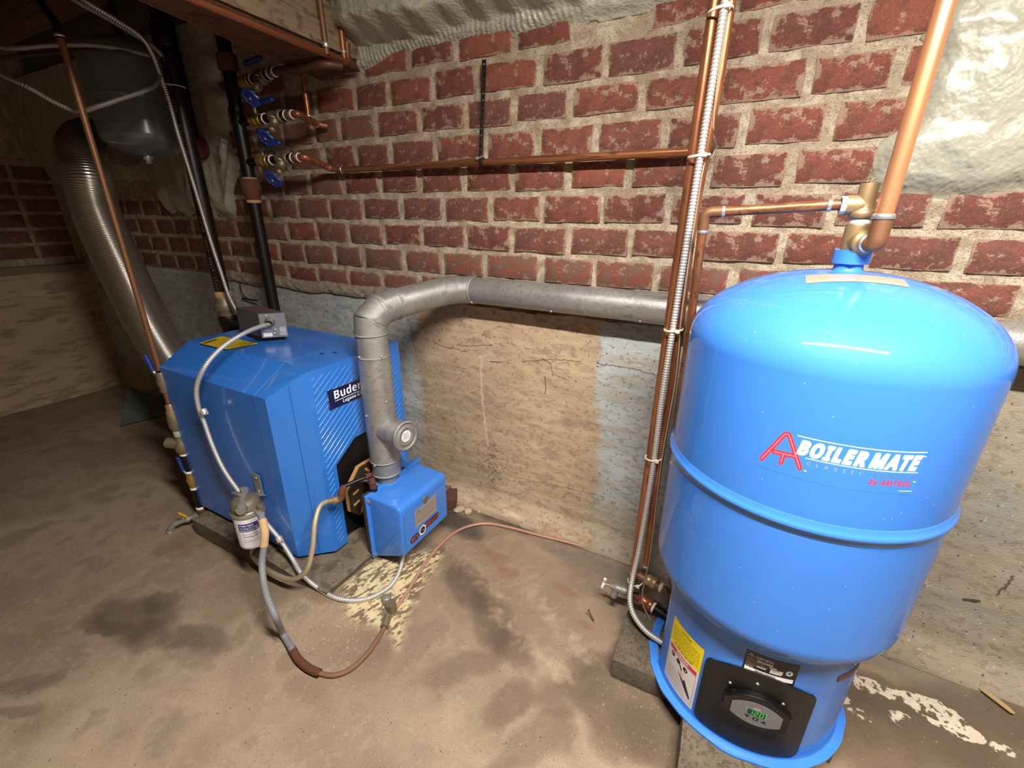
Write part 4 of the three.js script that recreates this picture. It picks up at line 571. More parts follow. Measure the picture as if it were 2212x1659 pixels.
  part('tube_elbow', merge(bentPipe([e1.clone().lerp(e0, 0.18), e1, e2], 0.012, 0.014), hexNut(e2, V(0, -1, 0), 0.014, 0.016)), M.rust, burner); part('tube_collar', turned(e2.clone().add(V(0, -0.016, 0)), V(0, -1, 0), [[0.016, 0], [0.017, 0.02], [0.014, 0.026]], 16), M.blackGloss, burner);
}

// ------------------------------------------------------------------ galvanised air duct from the burner to the wall and along it
{
  const o = thing('air_duct', 'galvanised round sheet metal duct rising from the burner and running along the wall', 'duct'), R = 0.056, cz = bcz;
  const ax = (py) => onZ(820, py, cz).y, rib = (p, d, r = R) => turned(p.clone().addScaledVector(d, -0.004), d, [[r - 0.001, 0], [r + 0.0025, 0.002], [r + 0.003, 0.004], [r + 0.0025, 0.006], [r - 0.001, 0.008]], 40);
  const pt = (y) => V(bcx, y, cz), y1 = ax(723), y2 = ax(770), y3 = ax(985), y4 = ax(1012), y5 = ax(1032);
  part('lower_collar', rod(pt(0.35), pt(y4), R - 0.0145, 40), M.galv, o);
  part('pipe_section', rod(pt(y4), pt(y3), R - 0.004, 40), M.galv, o); part('tee_section', rod(pt(y3), pt(y2), R + 0.001, 40), M.galv, o); part('pipe_section', rod(pt(y2), pt(y1), R - 0.001, 40), M.galv, o);
  for (const y of [y3, y2]) part('bead', rib(pt(y), UP, R), M.galv, o); part('bead', rib(pt(y4), UP, R - 0.004), M.galv, o); part('bead', rib(pt(y5), UP, R - 0.0145), M.galv, o);
  // branch of the tee with its loose cap
  const bc = onZ(826, 924, cz), B0 = V(bcx, bc.y, cz), bd = V(1, 0.04, 0.12).normalize(), b1 = B0.clone().addScaledVector(bd, 0.132);
  const br = part('tee_branch', rod(B0, b1, R - 0.006, 40), M.galv, o); part('branch_rim', turned(b1, bd, [[R - 0.006, -0.012], [R - 0.0, -0.004], [R + 0.001, 0.004], [R - 0.006, 0.006], [R - 0.009, 0]], 40), M.galv, br);
  part('cap', turned(b1.clone().addScaledVector(bd, -0.004), bd, [[R - 0.01, 0], [R - 0.012, 0.004], [0.036, 0.005], [0.034, 0.009], [0.03, 0.009], [0.028, 0.005], [0, 0.006]], 36), M.steelDull, br);
  const lab = canvasTexture(128, 128, (g) => { g.fillStyle = '#dcdcdc'; g.fillRect(0, 0, 128, 128); g.fillStyle = '#4a4a52'; seed(79); for (let r = 0; r < 7; r++) { let x = 26; while (x < 96) { const l = rr(6, 22); g.fillRect(x, 30 + r * 11, l, 4); x += l + 5; } } }); const cg = new THREE.CircleGeometry(0.022, 24).applyMatrix4(new THREE.Matrix4().makeBasis(V(0, 0, -1), UP, V(1, 0, 0))); part('cap_label', cg.applyQuaternion(new THREE.Quaternion().setFromUnitVectors(V(1, 0, 0), bd)).translate(...b1.clone().addScaledVector(bd, 0.0035).toArray()), std(0xffffff, 0.5, 0, { map: lab }), br, 'round printed label');
  // gored elbow, sloping run, second elbow, run along the wall
  const wy = 1.062, wz = 0.073, RW = 0.0515, P = [pt(y1), V(bcx + 0.001, y1 + 0.044, cz - 0.003), V(bcx + 0.008, y1 + 0.076, cz - 0.045), V(bcx + 0.018, y1 + 0.086, cz - 0.1)]; const E0 = P[3], S1 = V(-1.066, wy - 0.004, 0.165), S2 = V(-1.036, wy, 0.104), S3 = V(-0.985, wy, wz);
  for (let i = 0; i < 3; i++) { const d = P[i + 1].clone().sub(P[i]).normalize(); part('elbow_gore', rod(P[i].clone().addScaledVector(d, i ? -0.018 : 0), P[i + 1].clone().addScaledVector(d, 0.018), R, 40), M.galv, o); part('bead', rib(P[i], i ? P[i + 1].clone().sub(P[i - 1]).normalize() : UP), M.galv, o); }
  const sd = S1.clone().sub(E0).normalize(); part('bead', rib(E0.clone().addScaledVector(sd, 0.012), sd), M.galv, o); part('pipe_section', rod(E0.clone().addScaledVector(sd, -0.015), S1.clone().addScaledVector(sd, 0.02), RW + 0.002, 40), M.galv, o);
  const q = [S1, S2, S3]; for (let i = 0; i < 2; i++) { const d = q[i + 1].clone().sub(q[i]).normalize(); part('elbow_gore', rod(q[i].clone().addScaledVector(d, -0.02), q[i + 1].clone().addScaledVector(d, 0.012), RW + 0.0015, 40), M.galv, o); part('bead', rib(q[i].clone().addScaledVector(d, 0.008), d, RW + 0.0015), M.galv, o); }
  part('bead', rib(V(-0.992, wy, wz), V(1, 0, 0), RW), M.galv, o); part('bead', rib(V(-0.966, wy, wz), V(1, 0, 0), RW), M.galv, o);
  const xj = onZ(1377, 670, wz).x; part('pipe_section', rod(V(-0.99, wy, wz), V(xj, wy, wz), RW - 0.001, 40), M.galv, o); part('pipe_section', rod(V(xj - 0.004, wy, wz), V(1.9, wy, wz), RW, 40), M.galv, o);
  for (const [px, py, d] of [[789, 760, V(-0.2, 0, 1)], [792, 880, V(-0.2, 0, 1)], [856, 772, V(1, 0, 0.3)], [862, 870, V(1, 0, 0.3)], [806, 983, V(0, 0, 1)]]) { const p = V(bcx, onZ(px, py, cz).y, cz).addScaledVector(d.normalize(), R); part('screw', turned(p, d, [[0.0045, 0], [0.0045, 0.004], [0, 0.006]], 10), M.steel, o); }
  for (const x of [-0.955, xj + 0.02, -0.62]) part('screw', turned(V(x, wy - 0.04, wz + 0.036), V(0, -0.75, 0.66), [[0.0045, 0], [0.0045, 0.004], [0, 0.006]], 10), M.steel, o);
}
// corrugated metal flue hose behind the boiler
{
  const pts = [V(-2.0, 0.4, 0.46), V(-2.2, 0.44, 0.48), onZ(385, 800, 0.5), onZ(332, 720, 0.5), onZ(262, 580, 0.5), onZ(205, 450, 0.5), onZ(190, 385, 0.49), onZ(179, 345, 0.47), onZ(180, 315, 0.42), onZ(200, 302, 0.34), onZ(230, 308, 0.25), onZ(268, 318, 0.14)];
  tag(part('flue_hose', flex(pts, 0.096, 0.008, 0.0022, 40), std(0xa59c90, 0.27, 0.85)), 'wide corrugated shiny metal flue hose climbing behind the blue boiler', 'hose');
}

// ------------------------------------------------------------------ pipework
const ring = (p, d, r, mat, parent, h = 0.008, name = 'solder_ring', label) => part(name, turned(p, d, [[r * 0.92, 0], [r * 1.12, h * 0.2], [r * 1.1, h * 0.8], [r * 0.92, h]], 18), mat, parent, label);
const Xp = V(1, 0, 0), Yn = V(0, -1, 0);
// twin columns beside the tank: copper pipe, armoured conduit, copper pipe, held by cable ties
const colL = [[1553, -40], [1540, 60], [1452, 660], [1368, 1245]], colC = [[1572, -40], [1562, 30], [1543, 150], [1490, 480], [1452, 720], [1430, 860], [1412, 1000], [1380, 1190], [1364, 1262], [1361, 1300], [1370, 1330], [1394, 1362], [1432, 1390]], colR = [[1583, -40], [1573, 40], [1553, 170], [1497, 480], [1466, 720], [1452, 830], [1428, 970], [1395, 1225]];
{
  const zL = 0.3, o = thing('copper_pipe', 'copper pipe running down beside the silver conduit, next to the blue tank', 'pipe');
  const top = onZ(...colL[0], zL), bot = onZ(...colL[3], zL); part('pipe_run', rod(V(top.x, 2.28, zL), bot, 0.0128, 18), M.copper, o); part('tee', turned(bot.clone().add(V(0, 0.012, 0)), Yn, [[0.013, 0], [0.0165, 0.002], [0.0165, 0.05], [0.013, 0.054]], 18), M.copperDull, o); ring(bot.clone().add(V(0, 0.016, 0)), Yn, 0.0135, M.solder, o);
  const cPts = colC.map(([a, b], i) => (i < 8 ? onZ(a, b, 0.327) : i < 9 ? onZ(a, b, 0.36) : onY(a, b, [0.16, 0.13, 0.11, 0.105][i - 9]))); cPts[0].y = 2.28; tag(part('armoured_conduit', flex(cPts, 0.0092, 0.0075, 0.002, 14), M.zinc), 'shiny ribbed metal conduit tied between copper pipes and entering the tank skirt', 'conduit');
  const r = thing('copper_pipe', 'thinner copper pipe on the right of the silver conduit, hugging the blue tank', 'pipe'), rp = colR.map(([a, b]) => onZ(a, b, 0.3)); rp[0].y = 2.28; part('pipe_run', tube(rp, 0.0112, 14, 16), M.copper, r); ring(rp[7].clone().add(V(0, 0.01, 0)), Yn, 0.0115, M.solder, r);
  const wp = [[1572, 20, 0.316], [1562, 90, 0.316], [1549, 180, 0.316], [1540, 290, 0.3], [1546, 320, 0.24], [1537, 340, 0.25], [1524, 345, 0.305], [1500, 480, 0.314], [1470, 700, 0.316], [1466, 760, 0.316], [1458, 830, 0.318], [1430, 990, 0.318], [1404, 1200, 0.318], [1388, 1300, 0.33], [1400, 1330, 0.35], [1432, 1372, 0.37]].map(([a, b, z]) => onZ(a, b, z)); tag(part('sensor_wire', tube(wp, 0.0022, 60, 8), std(0x9a8670, 0.4)), 'thin brown sensor wire looping down beside the copper pipes to the tank', 'wire');
  [[1556, 24], [1510, 338], [1455, 712], [1412, 988], [1372, 1255]].forEach(([a, b], i) => { const t = thing('cable_tie', ['cable tie round the pipes and conduit, topmost of five near the ceiling', 'cable tie round the pipes and conduit at the height of the long wall pipe', 'cable tie round the pipes and conduit level with the wall duct', 'cable tie round the pipes and conduit beside the tank seam ring', 'cable tie round the pipes and conduit just above the tank drain'][i], 'cable tie', 'cream cable ties'), c = onZ(a, b, 0.312); const g = new THREE.TorusGeometry(0.024, 0.0022, 8, 40).rotateX(Math.PI / 2).scale(1, 1.4, 1).rotateZ(0.12); part('strap', g.translate(c.x, c.y, c.z), M.zip, t); part('head', box(-0.0055, 0.0055, -0.0045, 0.0045, -0.004, 0.004, 0.001).translate(c.x + 0.014, c.y + 0.001, c.z + 0.022), M.zip, t); });
}
// connections at the tank's foot
{
  const o = thing('tank_connection', 'upper tarnished brass union entering the skirt of the blue tank', 'pipe fitting'), a = onZ(1382, 1243, 0.3); part('nipple', rod(a.clone().add(V(-0.01, 0, 0)), a.clone().add(V(0.12, -0.004, 0.03)), 0.013, 16), M.copperDull, o); part('union_nut', turned(a.clone().add(V(0.022, 0, 0.004)), V(1, -0.03, 0.25), [[0.014, 0], [0.0195, 0.004], [0.0195, 0.014], [0.016, 0.018], [0.0205, 0.024], [0.0205, 0.036], [0.015, 0.04]], 14), M.brass, o); ring(a.clone().add(V(0.07, -0.002, 0.016)), V(1, 0, 0.25), 0.0145, M.tape, o, 0.012, 'tape_band', 'white thread tape');
  const p = thing('tank_connection', 'lower copper adapter on a black pipe entering the skirt of the blue tank', 'pipe fitting'), b = onZ(1368, 1283, 0.3), d = V(1, -0.06, 0.28).normalize(); part('nipple', rod(b, b.clone().addScaledVector(d, 0.05), 0.014, 16), M.rust, p); part('adapter', turned(b.clone().addScaledVector(d, 0.028), d, [[0.015, 0], [0.021, 0.004], [0.021, 0.014], [0.0175, 0.016], [0.0175, 0.03], [0.0205, 0.032], [0.0205, 0.044], [0.016, 0.046]], 14), M.copper, p); ring(b.clone().addScaledVector(d, 0.074), d, 0.0165, M.tape, p, 0.009, 'tape_band', 'white thread tape'); part('black_nipple', rod(b.clone().addScaledVector(d, 0.08), b.clone().addScaledVector(d, 0.19), 0.0165, 16), M.blackIron, p);
  const v = thing('drain_cock', 'small grey drain cock with a pale cross handle beside the tank', 'valve'), c = b.clone().add(V(-0.02, 0.004, 0.004)), e = V(-1, 0.06, 0.1).normalize(); part('body', turned(c, e, [[0.013, 0], [0.016, 0.004], [0.016, 0.02], [0.012, 0.024], [0.015, 0.03], [0.015, 0.042], [0.01, 0.046], [0.01, 0.06], [0.006, 0.062]], 14), M.steelDull, v); part('spout', turned(c.clone().addScaledVector(e, 0.036), V(-0.25, -1, 0.3), [[0.011, 0], [0.011, 0.02], [0.0135, 0.022], [0.0135, 0.036], [0.01, 0.036], [0.0095, 0.024], [0, 0.024]], 16), M.steelDull, v); part('stem', rod(c.clone().addScaledVector(e, 0.06), c.clone().addScaledVector(e, 0.085), 0.0035, 8), M.steelDull, v);
  const h = c.clone().addScaledVector(e, 0.084); part('handle', merge(rod(h.clone().add(V(0.004, 0.026, 0.004)), h.clone().add(V(-0.004, -0.026, -0.004)), 0.005, 10), rod(h.clone().add(V(0, 0.002, 0.022)), h.clone().add(V(0, -0.002, -0.022)), 0.005, 10), new THREE.SphereGeometry(0.007, 12, 8).translate(h.x, h.y, h.z)), M.white, v, 'pale cross handle');
}
// long copper run on the wall, fed by the lowest valve
const zW = 0.045;
{
  const o = thing('copper_pipe', 'long level copper pipe strapped across the brick wall', 'pipe'), a = onZ(733, 367, zW), b = V(-0.175, a.y, zW); part('pipe_run', rod(a, b, 0.0122, 18), M.copper, o); part('elbow', bentPipe([b.clone().add(V(-0.02, 0, 0)), b, V(-0.175, a.y, 0.09), V(-0.165, a.y, 0.285)], 0.0128, 0.028), M.copperDull, o); part('coupling', turned(a.clone().add(V(-0.018, 0, 0)), Xp, [[0.0125, 0], [0.0145, 0.002], [0.0145, 0.034], [0.0125, 0.036]], 18), M.copperDull, o); ring(a.clone().add(V(0.016, 0, 0)), Xp, 0.0135, M.solder, o, 0.006); ring(a.clone().add(V(-0.024, 0, 0)), Xp, 0.0135, M.solder, o, 0.006);
  const s = thing('pipe_strap', 'black perforated metal strap holding up the long wall pipe', 'strap'), t = onZ(1041, 130, 0.022), u = onZ(1041, 343, 0.05), H = t.y - a.y + 0.0, w = 0.0085; const sh = new THREE.Shape(); sh.moveTo(-w, 0); sh.lineTo(w, 0); sh.lineTo(w, H); sh.lineTo(-w, H); sh.closePath(); for (let y = 0.02; y < H - 0.01; y += 0.0215) { const hp = new THREE.Path(); hp.absellipse(0, y, 0.0034, 0.0034, 0, Math.PI * 2); sh.holes.push(hp); } const g = new THREE.ExtrudeGeometry(sh, { depth: 0.0016, bevelEnabled: false, curveSegments: 6 }); const p = g.attributes.position; for (let i = 0; i < p.count; i++) { const y = p.getY(i); p.setZ(i, p.getZ(i) + mix(0.058, 0.024, sm(0, H, y))); } g.computeVertexNormals(); part('band', g.translate(u.x, a.y, 0), std(0x241a17, 0.6, 0.4), s); part('loop', new THREE.TorusGeometry(0.0138, 0.0022, 6, 24).scale(1, 1, 3).rotateY(Math.PI / 2).translate(u.x, a.y, zW), std(0x241a17, 0.6, 0.4), s); part('bolt', merge(rod(V(u.x - 0.012, a.y + 0.012, 0.062), V(u.x + 0.014, a.y + 0.018, 0.062), 0.004, 8), hexNut(V(u.x - 0.016, a.y + 0.012, 0.062), Xp, 0.007, 0.006)), M.steel, s);
}
// black iron header behind the boiler with its three valve sets
const BX = -2.095, BZ = 0.172, rB = 0.0262;
{
  const o = thing('iron_header', 'black iron header pipe with rusty coupling and three side branches', 'pipe'), cy = onZ(545, 402, BZ).y, y0 = onZ(592, 690, BZ).y;
  part('pipe_run', rod(V(BX, cy, BZ), V(BX, 2.3, BZ), rB, 22), M.blackIron, o); part('lower_pipe', rod(V(BX, 0.5, BZ), V(BX, cy - 0.02, BZ), rB, 22), M.blackIron, o);
  part('coupling', turned(V(BX, cy + 0.03, BZ), Yn, [[rB, 0], [0.041, 0.003], [0.041, 0.058], [0.034, 0.062], [0.032, 0.086], [rB, 0.088]], 24), M.rust, o, 'rusty brown reducing coupling'); ring(V(BX, cy - 0.058, BZ), Yn, rB * 1.06, M.rustPale, o, 0.014, 'joint_band', 'pale joint compound'); ring(V(BX, cy + 0.036, BZ), Yn, rB * 1.06, M.rustPale, o, 0.01, 'joint_band', 'pale joint compound'); part('upper_band', turned(V(BX, 1.955, BZ), Yn, [[rB, 0], [rB + 0.012, 0.004], [rB + 0.012, 0.06], [rB, 0.064]], 22), M.rust, o);
}
const valveLabels = ['highest of three brass valve sets with blue handles on the black header', 'middle of three brass valve sets with blue handles on the black header', 'lowest of three brass valve sets with blue handles, feeding the long wall pipe'];
const branchEnd = [];
[[160, 522], [262, 535], [350, 548]].forEach(([py, px], i) => {
  const o = thing('valve_set', valveLabels[i], 'valve', 'valve sets on the header'), y = i ? onZ(px, py, BZ).y : 1.838, a = V(BX + rB, y, BZ), d = V(1, [0.0, 0.0, 0.012][i], i ? 0.02 : 0.16).normalize(), P = (s) => a.clone().addScaledVector(d, s * 1.3);
  part('nipple', rod(P(-0.01), P(0.05), 0.0165, 16), M.blackIron, o); part('ball_valve', turned(P(0.05), d, [[0.016, 0], [0.0225, 0.002], [0.0225, 0.014], [0.019, 0.018], [0.024, 0.026], [0.0265, 0.036], [0.024, 0.046], [0.019, 0.052], [0.0225, 0.056], [0.0225, 0.068], [0.017, 0.07]], 18), M.brassYellow, o); ring(P(0.12), d, 0.0185, M.tape, o, 0.007, 'tape_band', 'white thread tape'); part('close_nipple', rod(P(0.12), P(0.16), 0.0165, 16), M.blackIron, o);
  part('lever', merge(rod(P(0.082).add(V(0, 0.022, 0.004)), P(0.082).add(V(0, 0.052, 0.004)), 0.006, 10), box(-0.006, 0.012, 0.044, 0.048, -0.004, 0.012).translate(...P(0.08).toArray())), M.steelDull, o); const lv = P(0.13).add(V(0.016, 0.058, 0.006)); part('lever_grip', new RoundedBoxGeometry(0.105, 0.018, 0.02, 3, 0.008).rotateZ(0.06).translate(lv.x, lv.y, lv.z), M.handleBlue, o, 'blue plastic lever grip');
  part('drain_tee', turned(P(0.155), d, [[0.017, 0], [0.024, 0.002], [0.024, 0.02], [0.02, 0.024], [0.02, 0.05], [0.0245, 0.054], [0.0245, 0.07], [0.0185, 0.072]], 18), M.brassOld, o); ring(P(0.228), d, 0.0175, M.tape, o, 0.006, 'tape_band', 'white thread tape'); part('adapter', turned(P(0.234), d, [[0.016, 0], [0.0185, 0.002], [0.0185, 0.024], [0.014, 0.026]], 18), M.copperDull, o); ring(P(0.258), d, 0.0155, M.tape, o, 0.005, 'tape_band');
  // drain spigot with wheel
  const q = P(0.185), dn = V(-0.12, -0.8, 0.58).normalize(), Q = (s) => q.clone().addScaledVector(dn, s); part('spigot_body', turned(Q(0.012), dn, [[0.018, 0], [0.0205, 0.004], [0.0205, 0.012], [0.017, 0.018], [0.015, 0.036], [0.011, 0.05], [0.008, 0.07], [0.006, 0.1]], 16), M.brassOld, o); ring(Q(0.014), dn, 0.0195, M.tape, o, 0.005, 'tape_band'); const so = Q(0.036), od = V(0.62, -0.45, 0.62).normalize(); part('spigot_outlet', turned(so, od, [[0.0115, 0], [0.0115, 0.02], [0.0165, 0.024], [0.0165, 0.044], [0.013, 0.044], [0.0125, 0.028], [0, 0.028]], 18), M.brassOld, o);
  const wh = Q(0.102), w = new THREE.TorusGeometry(0.029, 0.0065, 8, 28), wp = w.attributes.position; for (let k = 0; k < wp.count; k++) { const an = Math.atan2(wp.getY(k), wp.getX(k)), f = 1 + 0.09 * Math.cos(an * 7); wp.setX(k, wp.getX(k) * f); wp.setY(k, wp.getY(k) * f); } w.computeVertexNormals(); const wheel = merge(w.rotateX(-Math.PI / 2), ...[0, 1, 2].map((k) => new THREE.BoxGeometry(0.056, 0.005, 0.008).rotateY(k * Math.PI / 3)), new THREE.CylinderGeometry(0.009, 0.009, 0.012, 12)); part('hand_wheel', orient(wheel, wh, V(0.1, -0.62, 0.75)), M.handleBlue, o, 'scalloped blue hand wheel'); part('wheel_screw', rod(wh, wh.clone().addScaledVector(dn, 0.01), 0.0045, 8), M.steel, o);
  branchEnd.push(P(0.258));
});
// copper from the lowest and middle valves
{
  const e = branchEnd[2], c = thing('copper_pipe', 'short copper offset joining the lowest valve set to the long wall pipe', 'pipe'), t = onZ(712, 363, zW + 0.01), k = e.clone().add(V(0.032, 0.001, 0)); part('pipe_run', bentPipe([e, k, t, onZ(730, 367, zW)], 0.0135, 0.02), M.copper, c);
  const m = branchEnd[1], o = thing('copper_pipe', 'short copper branch from the middle valve set with a riser at its end', 'pipe'), k2 = m.clone().add(V(0.03, 0, 0)), t2 = onZ(684, 268, 0.05); part('pipe_run', bentPipe([m, k2, t2, t2.clone().add(V(0.03, -0.006, -0.03))], 0.0135, 0.02), M.copper, o); const rb = onZ(668, 262, 0.1), rt = onZ(648, 150, 0.1); part('riser', rod(rb, V(rb.x, 1.86, rb.z), 0.0105, 16), M.copper, o); ring(rb.clone().add(V(0, 0.012, 0)), UP, 0.0115, M.solder, o, 0.012); ring(t2.clone().lerp(k2, 0.08), t2.clone().sub(k2), 0.0145, M.solder, o, 0.006);
  const u = branchEnd[0], p = thing('copper_pipe', 'dark copper pipe from the highest valve set passing under the beam', 'pipe'), v1 = onY(700, 138, 1.838); part('pipe_run', bentPipe([u, u.clone().lerp(v1, 0.3), v1, onY(738, 143, 1.84)], 0.0148, 0.03), std(0x5e4030, 0.5, 0.5), p);
}
// large black supply pipe with stencilled marks
const PX = -2.225, PZ = 0.33, rA = 0.031;
{
  const o = thing('iron_supply_pipe', 'thick black iron supply pipe with yellow stencilled marks above the boiler', 'pipe'), nut = onZ(478, 652, PZ).y;
  const mk = canvasTexture(256, 2048, (g, w, h) => { g.fillStyle = '#1f1713'; g.fillRect(0, 0, w, h); seed(81); for (let q = 0; q < 500; q++) { g.fillStyle = `rgba(${rnd() > 0.5 ? '70,48,32' : '8,6,6'},.25)`; g.fillRect(rr(0, w), rr(0, h), rr(2, 10), rr(10, 60)); } g.fillStyle = '#b08c2c'; for (let y = 60; y < h - 40; y += 15) { if ((y / 15 | 0) % 9 > 6) continue; for (let k = 0; k < 3; k++) g.fillRect(6 + rr(0, 12), y + rr(0, 9), rr(3, 12), rr(2, 4)); } g.save(); g.restore(); });
  part('pipe_run', turned(V(PX, nut, PZ), UP, [[rA, 0.02], [rA, 2.3 - nut]], 24), std(0xffffff, 0.4, 0.4, { map: mk }), o); ring(V(PX, nut + 0.055, PZ), Yn, rA * 1.06, M.rustPale, o, 0.034, 'joint_band', 'pale joint compound');
  part('union', turned(V(PX, nut + 0.028, PZ), Yn, [[0.033, 0], [0.036, 0.004], [0.036, 0.024], [0.0465, 0.028], [0.0465, 0.062], [0.038, 0.066], [0.038, 0.09]], 12), M.brassOld, o); part('tee_body', turned(V(PX, nut - 0.06, PZ), Yn, [[0.038, 0], [0.044, 0.006], [0.044, 0.05], [0.038, 0.056], [0.038, 0.09], [0.034, 0.094], [0.034, 0.3]], 22), M.blackIron, o); part('side_plug', merge(rod(V(PX, nut - 0.095, PZ), V(PX + 0.07, nut - 0.1, PZ + 0.02), 0.024, 16), hexNut(V(PX + 0.065, nut - 0.1, PZ + 0.018), V(1, 0, 0.2), 0.018, 0.02)), M.blackIron, o); part('upper_tee', turned(V(PX, 2.03, PZ), Yn, [[rA, 0], [0.043, 0.006], [0.043, 0.075], [rA, 0.08]], 22), M.blackIron, o);
}
// conduits reaching the supply pipe from the dark ceiling
{
  const a = [[120, -30, 0.66], [165, 2, 0.6], [230, 38, 0.52], [290, 74, 0.44], [330, 100, 0.39], [352, 122, 0.365]].map(([x, y, z]) => onZ(x, y, z)); tag(part('armoured_conduit', flex(a, 0.0098, 0.008, 0.002), M.steelDull), 'ribbed conduit slanting down from the ceiling to the top of the black supply pipe', 'conduit');
  const b = [[150, -30, 0.68], [182, 0, 0.62], [250, 42, 0.53], [305, 80, 0.45], [327, 112, 0.42], [345, 158, 0.4], [366, 220, 0.385], [382, 280, 0.378], [402, 345, 0.375], [428, 430, 0.373], [455, 520, 0.372], [478, 590, 0.372], [495, 640, 0.37], [512, 672, 0.36], [524, 686, 0.34]].map(([x, y, z]) => onZ(x, y, z)); tag(part('armoured_conduit', flex(b, 0.0092, 0.0075, 0.002), M.steel), 'ribbed conduit tied down the length of the black supply pipe to the control box', 'conduit');
  const t = thing('cable_tie', 'cable tie round the conduit and black supply pipe by the grey expansion tank', 'cable tie'), c = onZ(357, 186, 0.36); part('strap', new THREE.TorusGeometry(0.04, 0.0024, 6, 30).rotateX(Math.PI / 2).translate(c.x + 0.02, c.y, c.z - 0.02), M.zip, t); part('head', box(-0.007, 0.007, -0.006, 0.006, -0.005, 0.005).translate(c.x + 0.034, c.y, c.z + 0.022), M.zip, t);
  const e = [[-30, 145, 0.86], [0, 160, 0.84], [60, 188, 0.8], [120, 222, 0.74], [165, 240, 0.7], [215, 229, 0.66], [265, 212, 0.6], [310, 197, 0.54], [335, 183, 0.48], [344, 164, 0.44]].map(([x, y, z]) => onZ(x, y, z)); tag(part('armoured_conduit', flex(e, 0.0085, 0.0075, 0.0018), M.steelDull), 'ribbed conduit sagging in front of the grey expansion tank', 'conduit');
  const f = [[-30, 95, 0.75], [0, 101, 0.72], [35, 104, 0.7], [110, 98, 0.62], [190, 97, 0.54], [260, 105, 0.46], [325, 120, 0.4]].map(([x, y, z]) => onZ(x, y, z)); tag(part('armoured_conduit', flex(f, 0.009, 0.0075, 0.0018), M.steelDull), 'upper of two dim ribbed conduits running above the grey expansion tank', 'conduit');
  const g = [[-30, 122, 0.72], [0, 124, 0.7], [60, 120, 0.64], [140, 112, 0.56], [220, 107, 0.5], [300, 118, 0.42], [335, 134, 0.38]].map(([x, y, z]) => onZ(x, y, z)); tag(part('armoured_conduit', flex(g, 0.008, 0.0075, 0.0018), M.gasket), 'lower of two dim ribbed conduits running above the grey expansion tank', 'conduit');
}
// grey expansion tank
{
  const o = thing('expansion_tank', 'glossy dark grey expansion tank hanging under the dark ceiling', 'tank'), C = V(wallX(303, 1.75, 0.3), 0, 0.3), R = 0.172; const pr = []; for (let i = 0; i <= 14; i++) { const a = Math.PI / 2 * (1 - i / 14); pr.push([R * Math.cos(a), 1.665 - 0.085 * Math.sin(a)]); } const pu = []; for (let i = 0; i <= 12; i++) { const a = Math.PI / 2 * i / 12; pu.push([R * Math.cos(a), 1.97 + 0.08 * Math.sin(a)]); }
  part('shell', turned(V(C.x, 0, C.z), UP, [...pr, [R, 1.8], [R + 0.003, 1.806], [R + 0.003, 1.816], [R, 1.822], ...pu], 48), M.grey, o); const pp = onZ(345, 350, 0.45); part('air_valve', turned(V(C.x + 0.015, 1.582, C.z + 0.02), Yn, [[0.02, 0], [0.02, 0.012], [0.013, 0.014], [0.013, 0.03], [0, 0.031]], 16), M.steel, o); part('inlet', rod(V(C.x, 2.04, C.z), V(C.x, 2.32, C.z), 0.014, 14), M.blackIron, o);
  const c = thing('circulator_pump', 'dark circulator with a red cover half hidden behind the black supply pipe', 'pump'), q = onZ(431, 318, 0.1); part('housing', turned(q.clone().add(V(-0.06, 0, -0.018)), V(1, 0, 0.3), [[0.03, 0], [0.052, 0.006], [0.054, 0.026], [0.05, 0.028]], 24), M.blackIron, c); part('cover', turned(q.clone().add(V(-0.04, 0, -0.01)), V(1, 0, 0.3), [[0.05, 0], [0.05, 0.012], [0.042, 0.02], [0, 0.022]], 28), phys(0x54120e, 0.3, 0, { clearcoat: 0.5 }), c, 'red motor cover'); part('flange_pipe', rod(V(q.x - 0.045, q.y + 0.03, q.z - 0.015), V(q.x - 0.045, 2.3, q.z - 0.015), 0.018, 14), M.blackIron, c);
}
